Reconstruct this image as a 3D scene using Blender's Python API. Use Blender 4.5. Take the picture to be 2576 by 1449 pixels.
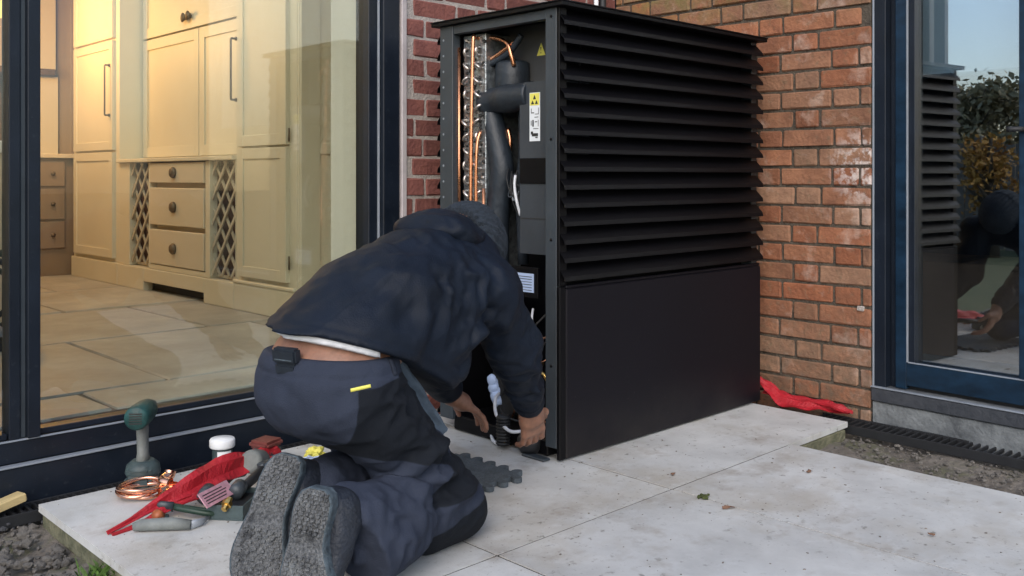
import bpy, bmesh, math, random
import numpy as np
from mathutils import Vector, Matrix
random.seed(7); RNG = np.random.default_rng(7)
SC = bpy.context.scene
COL = SC.collection
for o in list(bpy.data.objects): bpy.data.objects.remove(o)

# ------------------------------------------------------------------ camera, sky, sun, exposure
cam_d = bpy.data.cameras.new('camera'); cam = bpy.data.objects.new('camera', cam_d); COL.objects.link(cam)
cam.location = (-3.447, -2.778, .9)
cam.rotation_euler = (math.radians(90), 0, math.atan2(.72, .693) - math.pi / 2)
cam_d.sensor_width = 36; cam_d.lens = 2380 / 2576 * 36
cam_d.shift_y = -(724.5 - 445) / 2576
cam_d.clip_start = .05; cam_d.clip_end = 400
SC.camera = cam
W = bpy.data.worlds.new('World'); SC.world = W; W.use_nodes = True
wn = W.node_tree; bgn = wn.nodes['Background']
sky = wn.nodes.new('ShaderNodeTexSky'); sky.sky_type = 'NISHITA'; sky.sun_disc = False
SUN_EL, SUN_AZ = math.radians(38), math.radians(218)     # azimuth measured counter-clockwise from +x
sky.sun_elevation = SUN_EL; sky.sun_rotation = math.pi / 2 - SUN_AZ
sky.air_density = 1.0; sky.dust_density = 2.0; sky.ozone_density = 1.2
wn.links.new(sky.outputs[0], bgn.inputs[0]); bgn.inputs[1].default_value = .15
sl = bpy.data.lights.new('sun', 'SUN'); sl.energy = .6; sl.angle = math.radians(40); sl.color = (1, .97, .93)
so = bpy.data.objects.new('sun', sl); COL.objects.link(so)
sd = Vector((math.cos(SUN_EL) * math.cos(SUN_AZ), math.cos(SUN_EL) * math.sin(SUN_AZ), math.sin(SUN_EL)))
so.rotation_euler = sd.to_track_quat('Z', 'Y').to_euler(); so.location = (-6, -6, 8)
vs = SC.view_settings; vs.view_transform = 'Standard'; vs.look = 'None'; vs.gamma = 1; vs.exposure = .82
vs.use_curve_mapping = False
SC.render.engine = 'CYCLES'
SC.cycles.max_bounces = 8; SC.cycles.transparent_max_bounces = 12

# ------------------------------------------------------------------ materials
def nod(nt, t, **kw):
    n = nt.nodes.new(t)
    for k, v in kw.items(): setattr(n, k, v)
    return n
def mat(name, col, rough=.55, metal=0, var=.18, scale=9., bump=0., bscale=90., col2=None, spec=.5, rnd=0., rvar=0., stretch=(1, 1, 1), coord='Object', detail=5):
    m = bpy.data.materials.new(name); m.use_nodes = True; nt = m.node_tree; L = nt.links
    p = nt.nodes['Principled BSDF']
    p.inputs['Roughness'].default_value = rough; p.inputs['Metallic'].default_value = metal
    p.inputs['Specular IOR Level'].default_value = spec
    tc = nod(nt, 'ShaderNodeTexCoord'); mp = nod(nt, 'ShaderNodeMapping'); mp.inputs['Scale'].default_value = stretch
    oi = nod(nt, 'ShaderNodeObjectInfo')
    L.new(tc.outputs[coord], mp.inputs['Vector'])
    cb = nod(nt, 'ShaderNodeVectorMath', operation='SCALE'); cb.inputs[0].default_value = (7.3, 3.1, 5.7); L.new(oi.outputs['Random'], cb.inputs['Scale'])
    L.new(cb.outputs[0], mp.inputs['Location'])
    nz = nod(nt, 'ShaderNodeTexNoise'); nz.inputs['Scale'].default_value = scale; nz.inputs['Detail'].default_value = detail; nz.inputs['Roughness'].default_value = .62
    L.new(mp.outputs[0], nz.inputs['Vector'])
    r = nod(nt, 'ShaderNodeMapRange'); r.inputs[1].default_value = .3; r.inputs[2].default_value = .7
    L.new(nz.outputs['Fac'], r.inputs[0])
    c2 = col2 if col2 else tuple(min(1, c * (1 + var)) for c in col)
    c1 = col if col2 else tuple(c * (1 - var) for c in col)
    mx = nod(nt, 'ShaderNodeMix', data_type='RGBA'); mx.inputs[6].default_value = (*c1, 1); mx.inputs[7].default_value = (*c2, 1)
    L.new(r.outputs[0], mx.inputs[0]); out = mx.outputs[2]
    if rnd:
        hs = nod(nt, 'ShaderNodeHueSaturation'); mr = nod(nt, 'ShaderNodeMapRange'); mr.inputs[3].default_value = 1 - rnd; mr.inputs[4].default_value = 1 + rnd
        L.new(oi.outputs['Random'], mr.inputs[0]); L.new(mr.outputs[0], hs.inputs['Value']); L.new(out, hs.inputs['Color']); out = hs.outputs[0]
    L.new(out, p.inputs['Base Color'])
    if rvar:
        rr = nod(nt, 'ShaderNodeMapRange'); rr.inputs[3].default_value = max(.02, rough - rvar); rr.inputs[4].default_value = min(1, rough + rvar)
        L.new(nz.outputs['Fac'], rr.inputs[0]); L.new(rr.outputs[0], p.inputs['Roughness'])
    if bump:
        n2 = nod(nt, 'ShaderNodeTexNoise'); n2.inputs['Scale'].default_value = bscale; n2.inputs['Detail'].default_value = 6
        L.new(mp.outputs[0], n2.inputs['Vector'])
        b = nod(nt, 'ShaderNodeBump'); b.inputs['Strength'].default_value = bump; b.inputs['Distance'].default_value = .01
        L.new(n2.outputs['Fac'], b.inputs['Height']); L.new(b.outputs[0], p.inputs['Normal'])
    m['out'] = 1
    return m
def base_socket(m):
    p = m.node_tree.nodes['Principled BSDF']; l = p.inputs['Base Color'].links[0]; return p, l.from_socket
def overlay(m, col, fac_socket):
    """mix a stain colour over the base colour of m where fac_socket says"""
    nt = m.node_tree; p, s = base_socket(m)
    mx = nod(nt, 'ShaderNodeMix', data_type='RGBA'); mx.inputs[7].default_value = (*col, 1)
    nt.links.new(s, mx.inputs[6]); nt.links.new(fac_socket, mx.inputs[0]); nt.links.new(mx.outputs[2], p.inputs['Base Color'])
def pos_noise(m, scale, lo, hi, detail=5, out=(0, 1)):
    nt = m.node_tree; g = nod(nt, 'ShaderNodeNewGeometry'); n = nod(nt, 'ShaderNodeTexNoise'); n.inputs['Scale'].default_value = scale; n.inputs['Detail'].default_value = detail
    n.inputs['Roughness'].default_value = .65
    nt.links.new(g.outputs['Position'], n.inputs['Vector'])
    r = nod(nt, 'ShaderNodeMapRange'); r.inputs[1].default_value = lo; r.inputs[2].default_value = hi; r.inputs[3].default_value = out[0]; r.inputs[4].default_value = out[1]
    nt.links.new(n.outputs['Fac'], r.inputs[0]); return r.outputs[0], g.outputs['Position']
def mul(m, a, b):
    n = nod(m.node_tree, 'ShaderNodeMath', operation='MULTIPLY'); m.node_tree.links.new(a, n.inputs[0])
    if hasattr(b, 'links'): m.node_tree.links.new(b, n.inputs[1])
    else: n.inputs[1].default_value = b
    return n.outputs[0]
def zband(m, pos, lo, hi, axis='Z'):
    nt = m.node_tree; s = nod(nt, 'ShaderNodeSeparateXYZ'); nt.links.new(pos, s.inputs[0])
    r = nod(nt, 'ShaderNodeMapRange'); r.inputs[1].default_value = lo; r.inputs[2].default_value = hi; r.interpolation_type = 'SMOOTHSTEP'
    nt.links.new(s.outputs[axis], r.inputs[0]); return r.outputs[0]
def ball(m, pos, c, rad):
    nt = m.node_tree; d = nod(nt, 'ShaderNodeVectorMath', operation='DISTANCE'); nt.links.new(pos, d.inputs[0]); d.inputs[1].default_value = c
    r = nod(nt, 'ShaderNodeMapRange'); r.inputs[1].default_value = rad; r.inputs[2].default_value = rad * .35; nt.links.new(d.outputs['Value'], r.inputs[0]); return r.outputs[0]
def glass(name, r0=.08, tint=(.93, .97, .97), rough=0.0):
    m = bpy.data.materials.new(name); m.use_nodes = True; nt = m.node_tree; L = nt.links
    nt.nodes.remove(nt.nodes['Principled BSDF'])
    t = nod(nt, 'ShaderNodeBsdfTransparent'); t.inputs[0].default_value = (*tint, 1)
    g = nod(nt, 'ShaderNodeBsdfGlossy'); g.inputs['Roughness'].default_value = rough
    lw = nod(nt, 'ShaderNodeLayerWeight'); lw.inputs[0].default_value = .5
    pw = nod(nt, 'ShaderNodeMath', operation='POWER'); pw.inputs[1].default_value = 5; L.new(lw.outputs['Facing'], pw.inputs[0])
    mr = nod(nt, 'ShaderNodeMapRange'); mr.inputs[3].default_value = r0; L.new(pw.outputs[0], mr.inputs[0])
    mx = nod(nt, 'ShaderNodeMixShader'); L.new(mr.outputs[0], mx.inputs[0]); L.new(t.outputs[0], mx.inputs[1]); L.new(g.outputs[0], mx.inputs[2])
    L.new(mx.outputs[0], nt.nodes['Material Output'].inputs[0]); return m
def emit(name, col, s):
    m = bpy.data.materials.new(name); m.use_nodes = True; nt = m.node_tree; nt.nodes.remove(nt.nodes['Principled BSDF'])
    e = nod(nt, 'ShaderNodeEmission'); e.inputs[0].default_value = (*col, 1); e.inputs[1].default_value = s
    nt.links.new(e.outputs[0], nt.nodes['Material Output'].inputs[0]); return m

X = {}
X['slab'] = mat('porcelain paving', (.49, .495, .485), .62, var=.16, scale=5, bump=.12, bscale=160, rnd=.05, rvar=.12)
f, pos = pos_noise(X['slab'], 2.3, .5, .72); overlay(X['slab'], (.36, .325, .27), mul(X['slab'], f, .85))
f, pos = pos_noise(X['slab'], 30, .60, .70, 3); f2, _ = pos_noise(X['slab'], 3.1, .40, .60); overlay(X['slab'], (.13, .12, .10), mul(X['slab'], mul(X['slab'], f, f2), .85))
f, pos = pos_noise(X['slab'], 5.5, .54, .70, 6); overlay(X['slab'], (.25, .21, .165), mul(X['slab'], f, .6))
f, pos = pos_noise(X['slab'], 80, .63, .70, 2); f2, _ = pos_noise(X['slab'], 2.2, .45, .66); overlay(X['slab'], (.14, .13, .11), mul(X['slab'], mul(X['slab'], f, f2), .8))
f, pos = pos_noise(X['slab'], 14, .58, .75, 4); overlay(X['slab'], (.56, .57, .57), mul(X['slab'], f, .6))
X['bed'] = mat('mortar bed', (.20, .19, .12), .9, scale=22, bump=.9, bscale=60, col2=(.08, .085, .05))
X['soil'] = mat('compacted soil', (.10, .085, .07), .95, scale=14, bump=1, bscale=50, col2=(.19, .17, .145))
f, pos = pos_noise(X['soil'], 7, .5, .62); overlay(X['soil'], (.085, .095, .04), mul(X['soil'], f, .6))
X['lawn'] = mat('garden ground', (.045, .07, .025), .95, scale=6, bump=.5, bscale=40, col2=(.09, .10, .045))
X['stone'] = mat('rubble stone', (.10, .092, .082), .9, scale=16, bump=.6, bscale=80, col2=(.22, .20, .175), rnd=.4)
X['pebble'] = mat('dark pebble', (.035, .037, .042), .8, scale=30, bump=.4, bscale=90, col2=(.09, .09, .095), rnd=.3)
def brickmat(name, c1, c2):
    m = mat(name, c1, .88, scale=16, bump=.55, bscale=70, col2=c2, rnd=.2, coord='Object', detail=7); return m
X['brickR'] = brickmat('orange red brick', (.180, .070, .037), (.305, .126, .064))
nt = X['brickR'].node_tree
# per-brick hue drift
p, s = base_socket(X['brickR']); hs = nod(nt, 'ShaderNodeHueSaturation'); oi = nod(nt, 'ShaderNodeObjectInfo')
mm = nod(nt, 'ShaderNodeMath', operation='MULTIPLY'); mm.inputs[1].default_value = 7.31; fr = nod(nt, 'ShaderNodeMath', operation='FRACT')
nt.links.new(oi.outputs['Random'], mm.inputs[0]); nt.links.new(mm.outputs[0], fr.inputs[0])
mr = nod(nt, 'ShaderNodeMapRange'); mr.inputs[3].default_value = .496; mr.inputs[4].default_value = .514; nt.links.new(fr.outputs[0], mr.inputs[0]); nt.links.new(mr.outputs[0], hs.inputs['Hue'])
ms = nod(nt, 'ShaderNodeMapRange'); ms.inputs[3].default_value = 1.06; ms.inputs[4].default_value = .82; nt.links.new(fr.outputs[0], ms.inputs[0]); nt.links.new(ms.outputs[0], hs.inputs['Saturation'])
nt.links.new(s, hs.inputs['Color']); nt.links.new(hs.outputs[0], p.inputs['Base Color'])
def wallstains(m):
    f, pos = pos_noise(m, 9, .42, .62); zb = zband(m, pos, 1.48, 1.75); overlay(m, (.17, .16, .05), mul(m, mul(m, f, zb), .8))
    f, pos = pos_noise(m, 24, .46, .56); overlay(m, (.62, .55, .52), mul(m, mul(m, f, ball(m, pos, (0, -1.13, .94), .17)), .8))
    f, pos = pos_noise(m, 6, .55, .68); overlay(m, (.50, .38, .31), mul(m, f, .5))
    f, pos = pos_noise(m, 26, .3, .7); zb = zband(m, pos, .62, .0); overlay(m, (.115, .082, .055), mul(m, mul(m, f, zb), .95))
    f, pos = pos_noise(m, 30, .56, .66, 6); overlay(m, (.16, .12, .075), mul(m, f, .45))
wallstains(X['brickR'])
X['brickL'] = brickmat('dark red brick', (.135, .046, .040), (.225, .084, .066))
X['mortarR'] = mat('grey brown mortar', (.045, .036, .027), .95, scale=30, bump=.8, bscale=120, col2=(.11, .09, .068))
X['mortarL'] = mat('pale mortar', (.32, .28, .255), .95, scale=30, bump=.6, bscale=120, col2=(.44, .40, .365))
X['seal'] = mat('white sealant', (.42, .38, .38), .6)
X['frame'] = mat('anthracite frame', (.007, .011, .019), .4, spec=.35, var=.3, scale=5, bump=.03, bscale=200, rvar=.12)
f, pos = pos_noise(X['frame'], 55, .6, .75, 6); overlay(X['frame'], (.05, .06, .07), mul(X['frame'], f, .45))
X['frameblue'] = mat('blue film frame', (.005, .020, .042), .4, spec=.35, var=.5, scale=7, rvar=.1, stretch=(1, 1, 2))
X['alu'] = mat('bare aluminium', (.26, .29, .33), .5, .2, var=.1)
X['sill'] = mat('stained concrete sill', (.05, .056, .064), .9, scale=7, bump=.5, bscale=70, col2=(.22, .24, .25))
X['sillblk'] = mat('dark plinth membrane', (.028, .033, .042), .55, scale=20, bump=.3, bscale=60, col2=(.05, .055, .065))
X['glassL'] = glass('clear glazing', .07, (.9, .94, .92))
X['glassR'] = glass('reflective glazing', .34, (.80, .88, .92))
X['unit'] = mat('satin black powder coat', (.0020, .0019, .0028), .5, spec=.18, var=.15, scale=3, bump=.05, bscale=400, rvar=.06)
X['unitpanel'] = mat('dark charcoal panel', (.0056, .0050, .0078), .5, spec=.2, var=.14, scale=1.6, bump=.05, bscale=420, rvar=.07)
f, pos = pos_noise(X['unitpanel'], 90, .66, .74, 4); overlay(X['unitpanel'], (.05, .047, .045), mul(X['unitpanel'], f, .5))
f, pos = pos_noise(X['unitpanel'], 3, .35, .75, 5); zb = zband(X['unitpanel'], pos, .22, .0); overlay(X['unitpanel'], (.03, .027, .025), mul(X['unitpanel'], mul(X['unitpanel'], f, zb), .7))
X['unitgrey'] = mat('dark grey steel', (.040, .050, .060), .45, .1, var=.2, scale=5, rvar=.1)
X['duct'] = mat('black foam insulation', (.012, .018, .026), .5, spec=.5, var=.35, scale=14, bump=.25, bscale=50)
X['boxgrey'] = mat('slate grey cover', (.033, .040, .049), .45, var=.2, scale=4, bump=.05)
X['plategrey'] = mat('mid grey plate', (.055, .056, .056), .5, var=.15, scale=5)
X['copper'] = mat('copper pipe', (.72, .34, .19), .28, 1, var=.2, scale=30, rvar=.1)
X['coppernew'] = mat('bright copper', (.85, .45, .30), .22, 1, var=.15, scale=20, rvar=.08)
X['brass'] = mat('brass', (.72, .48, .15), .3, 1, var=.2, scale=30)
X['fin'] = mat('coil end plate', (.30, .33, .35), .38, .85, var=.5, scale=45, bump=.4, bscale=80)
X['ubend'] = mat('coil hairpin', (.5, .46, .43), .3, .9, var=.4, scale=40)
X['white'] = mat('white print', (.72, .75, .78), .6, var=.05)
X['bluewhite'] = mat('pale blue label', (.42, .52, .72), .5, var=.12, scale=12)
X['yellow'] = mat('yellow print', (.72, .66, .12), .6, var=.1)
X['ink'] = mat('black ink', (.02, .02, .02), .7)
X['wirew'] = mat('white cable', (.6, .62, .66), .5)
X['wirek'] = mat('black rubber', (.012, .013, .015), .6, var=.3, scale=20)
X['red'] = mat('red webbing', (.36, .008, .017), .6, var=.25, scale=12, bump=.4, bscale=220)
X['cream'] = mat('cream cabinet paint', (.66, .60, .46), .5, var=.04, scale=2, bump=.02)
X['creamd'] = mat('cream drawer paint', (.62, .54, .41), .5, var=.05, scale=2)
X['taupe'] = mat('taupe cabinet paint', (.25, .185, .13), .5, var=.1, scale=3, stretch=(3, 3, .4))
X['plaster'] = mat('white plaster', (.66, .62, .54), .8, var=.04, scale=2)
X['bronze'] = mat('dark bronze', (.13, .095, .06), .5, .3)
X['lattback'] = mat('dark red brown recess', (.06, .028, .02), .8, var=.4, scale=14)
X['latt'] = mat('lattice wood', (.46, .41, .32), .6)
X['flag'] = mat('limestone flag', (.40, .385, .35), .5, var=.2, scale=4.5, bump=.12, bscale=40, rnd=.1, rvar=.15)
f, pos = pos_noise(X['flag'], 1.7, .5, .7); overlay(X['flag'], (.30, .27, .23), mul(X['flag'], f, .6))
X['grout'] = mat('floor grout', (.19, .17, .15), .9)
X['mosaic'] = mat('dark mosaic tile', (.06, .035, .025), .35, scale=60, col2=(.16, .09, .055), rnd=.4)
X['oak'] = mat('brown shelf wood', (.10, .055, .025), .6, var=.3, scale=10)
X['worktop'] = mat('white stone worktop', (.75, .78, .78), .25, var=.04)
X['card'] = mat('brown cardboard', (.22, .125, .08), .85, var=.12, scale=5)
X['blind'] = mat('pale roller blind', (.66, .71, .76), .85, var=.03, scale=4)
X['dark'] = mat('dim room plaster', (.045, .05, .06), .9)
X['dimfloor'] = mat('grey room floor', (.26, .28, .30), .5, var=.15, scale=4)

# ------------------------------------------------------------------ mesh helpers
class MB:
    def __init__(self, T=None): self.bm = bmesh.new(); self.T = T
    def box(self, x0, x1, y0, y1, z0, z1, bev=0., seg=1, jit=0., R=None, mi=0):
        c = Vector(((x0 + x1) / 2, (y0 + y1) / 2, (z0 + z1) / 2)); s = (abs(x1 - x0), abs(y1 - y0), abs(z1 - z0))
        b = bmesh.new(); bmesh.ops.create_cube(b, size=1)
        for v in b.verts: v.co = Vector((v.co.x * s[0], v.co.y * s[1], v.co.z * s[2]))
        if bev: bmesh.ops.bevel(b, geom=list(b.edges), offset=min(bev, min(s) * .45), segments=seg, affect='EDGES')
        vm = {}
        for v in b.verts:
            co = v.co.copy()
            if jit: co += Vector([random.uniform(-jit, jit) for _ in range(3)])
            if R: co = R @ co
            vm[v] = self.bm.verts.new(co + c)
        for f in b.faces:
            nf = self.bm.faces.new([vm[v] for v in f.verts]); nf.material_index = mi
        b.free(); return self
    def tube(self, path, r, n=8, cap=True, mi=0, flat=1., up=(0, 0, 1)):
        P = [Vector(p) for p in path]; N = len(P); rs = r if hasattr(r, '__len__') else [r] * N
        rings = []; up = Vector(up); prev = None
        for i in range(N):
            t = (P[min(i + 1, N - 1)] - P[max(i - 1, 0)]).normalized()
            if prev is None:
                a = up if abs(t.dot(up)) < .9 else Vector((1, 0, 0))
                u = (a - t * a.dot(t)).normalized()
            else: u = (prev - t * prev.dot(t)).normalized()
            prev = u; v = t.cross(u)
            rings.append([self.bm.verts.new(P[i] + u * math.cos(2 * math.pi * k / n) * rs[i] + v * math.sin(2 * math.pi * k / n) * rs[i] * flat) for k in range(n)])
        for i in range(N - 1):
            for k in range(n):
                f = self.bm.faces.new([rings[i][k], rings[i][(k + 1) % n], rings[i + 1][(k + 1) % n], rings[i + 1][k]]); f.smooth = True; f.material_index = mi
        if cap:
            self.bm.faces.new(rings[0][::-1]).material_index = mi; self.bm.faces.new(rings[-1]).material_index = mi
        return self
    def lathe(self, prof, c, axis=(0, 0, 1), n=20, mi=0, smooth=True):
        ax = Vector(axis).normalized(); q = ax.to_track_quat('Z', 'Y').to_matrix(); c = Vector(c); rings = []
        for (r, h) in prof:
            rings.append([self.bm.verts.new(c + q @ Vector((r * math.cos(2 * math.pi * k / n), r * math.sin(2 * math.pi * k / n), h))) for k in range(n)])
        for i in range(len(rings) - 1):
            for k in range(n):
                f = self.bm.faces.new([rings[i][k], rings[i][(k + 1) % n], rings[i + 1][(k + 1) % n], rings[i + 1][k]]); f.smooth = smooth; f.material_index = mi
        if prof[0][0] > 1e-4: self.bm.faces.new(rings[0][::-1]).material_index = mi
        if prof[-1][0] > 1e-4: self.bm.faces.new(rings[-1]).material_index = mi
        return self
    def prism(self, poly, d0, d1, axis='y', mi=0):
        """poly = 2-D outline; extruded along axis from d0 to d1"""
        def P(a, b, d): return {'x': (d, a, b), 'y': (a, d, b), 'z': (a, b, d)}[axis]
        A = [self.bm.verts.new(P(a, b, d0)) for a, b in poly]; B = [self.bm.verts.new(P(a, b, d1)) for a, b in poly]; n = len(poly)
        self.bm.faces.new(A[::-1]).material_index = mi; self.bm.faces.new(B).material_index = mi
        for i in range(n): self.bm.faces.new([A[i], A[(i + 1) % n], B[(i + 1) % n], B[i]]).material_index = mi
        return self
    def ico(self, c, r, sub=1, s=(1, 1, 1), jit=0., mi=0, smooth=False, R=None):
        b = bmesh.new(); bmesh.ops.create_icosphere(b, subdivisions=sub, radius=1); vm = {}
        for v in b.verts:
            co = Vector((v.co.x * s[0], v.co.y * s[1], v.co.z * s[2])) * r * (1 + random.uniform(-jit, jit))
            if R: co = R @ co
            vm[v] = self.bm.verts.new(co + Vector(c))
        for f in b.faces:
            g = self.bm.faces.new([vm[v] for v in f.verts]); g.material_index = mi; g.smooth = smooth
        b.free(); return self
    def mesh(self, name, mats, recalc=True):
        if self.T is not None: self.bm.transform(self.T)
        if recalc: bmesh.ops.recalc_face_normals(self.bm, faces=list(self.bm.faces))
        me = bpy.data.meshes.new(name); self.bm.to_mesh(me); self.bm.free()
        for m in (mats if isinstance(mats, (list, tuple)) else [mats]): me.materials.append(X[m] if isinstance(m, str) else m)
        return me
    def build(self, name, mats, parent=None, **tags):
        return link(name, self.mesh(name, mats), parent, **tags)
def wmat(p):
    m = p.matrix_basis if p.parent is None else wmat(p.parent) @ p.matrix_parent_inverse @ p.matrix_basis
    return m.copy()
def link(name, me, parent=None, **tags):
    o = bpy.data.objects.new(name, me); COL.objects.link(o)
    if parent is not None:
        o.parent = parent; o.matrix_parent_inverse = wmat(parent).inverted()
    for k, v in tags.items(): o[k] = v
    return o
def thing(name, loc, label, cat, group=None, kind=None):
    o = bpy.data.objects.new(name, None); o.empty_display_size = .1; COL.objects.link(o); o.location = loc
    if label: o['label'] = label
    if cat: o['category'] = cat
    if group: o['group'] = group
    if kind: o['kind'] = kind
    return o
def box(name, m, parent, x0, x1, y0, y1, z0, z1, bev=0., T=None, **tags):
    return MB(T).box(x0, x1, y0, y1, z0, z1, bev).build(name, m, parent, **tags)
def rot(ax, deg): return Matrix.Rotation(math.radians(deg), 3, ax)
def arc(pts, n=6):
    """Catmull-Rom through pts"""
    P = [Vector(p) for p in pts]; P = [P[0] * 2 - P[1]] + P + [P[-1] * 2 - P[-2]]; out = []
    for i in range(1, len(P) - 2):
        for k in range(n):
            t = k / n; a, b, c, d = P[i - 1], P[i], P[i + 1], P[i + 2]
            out.append(.5 * ((2 * b) + (-a + c) * t + (2 * a - 5 * b + 4 * c - d) * t * t + (-a + 3 * b - 3 * c + d) * t ** 3))
    return out + [P[-2]]

# ------------------------------------------------------------------ ground and patio
b = MB(); b.box(-60, 60, -60, 60, -.36, -.16); b.build('ground', 'lawn', kind='structure')
b = MB()                                                       # soil bed round the patio, uneven
nx, ny = 90, 70; grid = {}
for i in range(nx):
    for j in range(ny):
        x = -4.6 + 4.75 * i / (nx - 1); y = -3.6 + 3.82 * j / (ny - 1)
        grid[i, j] = b.bm.verts.new((x, y, -.07 + .012 * math.sin(x * 9 + 2 * math.sin(y * 7)) + random.uniform(-.008, .008)))
for i in range(nx - 1):
    for j in range(ny - 1):
        f = b.bm.faces.new([grid[i, j], grid[i + 1, j], grid[i + 1, j + 1], grid[i, j + 1]]); f.smooth = True
b.build('soil', 'soil', kind='structure')
patio = thing('patio', (-1.4, -1.1, 0), None, None, kind='structure')
XJ = [-2.585, -1.912, -1.222]; G = .0034
def slab(x0, x1, y0, y1):
    b = MB(); b.box(x0 + G, x1 - G, y0 + G, y1 - G, -.02, random.uniform(-.0004, .0004), .0003); b.build('paving_slab', 'slab', patio)
slab(XJ[0], XJ[1], -1.132, .0); slab(XJ[1], XJ[2], -1.132, .0); slab(XJ[2], -.144, -1.132, .0)
for r in range(2):
    y1 = -1.132 - r * 1.13
    for x0, x1 in ((XJ[0], XJ[1]), (XJ[1], XJ[2]), (XJ[2], -.555)): slab(x0, x1, y1 - 1.13, y1)
b = MB(); b.box(XJ[0] + .012, -.16, -1.125, -.01, -.075, -.0205, .01, jit=.004); b.box(XJ[0] + .012, -.575, -3.38, -1.1255, -.0745, -.0207, .01, jit=.004)
b.build('mortar_bed', 'bed', patio)
b = MB(); b.box(XJ[0] + .02, -.165, -1.12, -.015, -.0204, -.0024); b.box(XJ[0] + .02, -.575, -3.38, -1.1255, -.0206, -.0026); b.build('joint_filling', 'ink', patio)

# rubble and gravel (countless)
def stones(name, m, spots, label=None):
    b = MB()
    for (x, y, z, r) in spots:
        b.ico((x, y, z), r, 1, (1, random.uniform(.7, 1.1), random.uniform(.5, .8)), .22, R=rot('Z', random.uniform(0, 360)))
    o = b.build(name, m, kind='stuff'); o['label'] = label or 'loose stones on the soil'; return o
sp = []
for _ in range(2600):
    x = random.uniform(-3.3, -2.6); y = random.uniform(-1.4, .06); sp.append((x, y, -.06 + random.uniform(-.005, .01), random.choice((.004, .005, .006, .008, .010, .014, .019))))
stones('rubble', 'stone', sp, 'grey and tan rubble beside the left end of the paving')
sp = []
for _ in range(1500):
    x = random.uniform(-.56, -.02); y = random.uniform(-2.6, -1.12); sp.append((x, y, -.062 + random.uniform(-.006, .008), random.choice((.003, .004, .006, .009))))
stones('gravel', 'stone', sp, 'brown gravelly rubble between paving and right door drain')
sp = []
for _ in range(1800):
    x = random.uniform(-3.4, -1.2); y = random.uniform(.004, .095); sp.append((x, y, -.045 + random.uniform(-.01, .012), random.choice((.005, .007, .009))))
stones('dark_gravel', 'pebble', sp, 'dark gravel along the foot of the left glazing')

# ------------------------------------------------------------------ brick walls
CH = .0765; LS, LH, HB, MJ = .213, .101, .0665, .0100
def brick_mesh(L, var, chip=False):
    b = MB(); b.box(-L / 2, L / 2, -.05, .05, -HB / 2, HB / 2, .005, jit=.0016)
    for v in b.bm.verts:
        if v.co.y < -.04: v.co.y += .0035 * math.sin(v.co.x * 31 + var * 2.1) * math.cos(v.co.z * 60 + var)
    if chip:
        for v in b.bm.verts:
            if v.co.x > L / 2 - .02: v.co.x -= random.uniform(.0, .008); v.co.y += random.uniform(0, .010)
    return b
def brick_wall(name, loc, label, length, z0c, to_world, bm_, mm, seed, flip):
    w = thing(name, loc, label, 'brick wall'); random.seed(seed)
    lib = {k: [brick_mesh(l, i, False).mesh('brick', bm_) for i in range(5)] for k, l in (('s', LS), ('h', LH))}
    chips = {k: [brick_mesh(l, i, True).mesh('brick', bm_) for i in range(2)] for k, l in (('s', LS), ('h', LH))}
    rotz = to_world[1]; f = to_world[0]; mrec = .004 if flip else .008; upper = MB()
    z = z0c; row = 0
    while z < 2.62:
        u = (-.13 if row % 2 else -.074) + random.uniform(-.01, .01); kind = 's' if row % 2 else 'h'
        while u < length:
            L = LS if kind == 's' else LH
            a, c = max(u, 0), min(u + L, length)
            if c - a > .03:
                full = c - a > L - .002
                if z < 1.86:
                    if full:
                        me = random.choice(chips[kind] if (not flip and random.random() < .02) else lib[kind])
                    else:
                        bb = MB(); bb.box(-(c - a) / 2, (c - a) / 2, -.05, .05, -HB / 2, HB / 2, .005, jit=.002); me = bb.mesh('brick', bm_)
                    o = bpy.data.objects.new('brick', me); COL.objects.link(o)
                    p = f((a + c) / 2, .05 + random.uniform(-.0022, .0022)); o.location = Vector((p[0], p[1], z + HB / 2)) - Vector(loc)
                    o.rotation_euler = (random.uniform(-.006, .006), random.uniform(-.008, .008), rotz + random.uniform(-.006, .006)); o.parent = w
                else:
                    p0 = f(a, 0); p1 = f(c, .1); upper.box(min(p0[0], p1[0]), max(p0[0], p1[0]), min(p0[1], p1[1]), max(p0[1], p1[1]), z, z + HB, .004)
            u += L + MJ; kind = 'h' if kind == 's' else 's'
        z += CH; row += 1
    upper.build('upper_bricks', bm_, w, kind='stuff')
    p0 = f(0, mrec); p1 = f(length, .098)
    b = MB(); b.box(min(p0[0], p1[0]), max(p0[0], p1[0]), min(p0[1], p1[1]), max(p0[1], p1[1]), -.16, 2.64); b.build('mortar', mm, w)
    return w
zc = 1.4745 + MJ / 2 - 21 * CH
wallR = brick_wall('brick_wall', (0, -.5, -.1), 'orange red brick wall on the right with dark joints and white salt stains', 1.245, zc,
           (lambda u, d: (d, .1 - u), -math.pi / 2), 'brickR', 'mortarR', 3, False)
zc = 1.511 + MJ / 2 - 22 * CH
wallL = brick_wall('brick_wall', (-.6, .1, -.1), 'dark red brick wall with pale joints behind the black unit', 1.236, zc,
           (lambda u, d: (-1.236 + u, .1 + d), 0), 'brickL', 'mortarL', 5, True)
box('sealant', 'seal', wallL, -1.262, -1.238, .092, .18, -.05, 2.6, .003)
random.seed(11)

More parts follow.
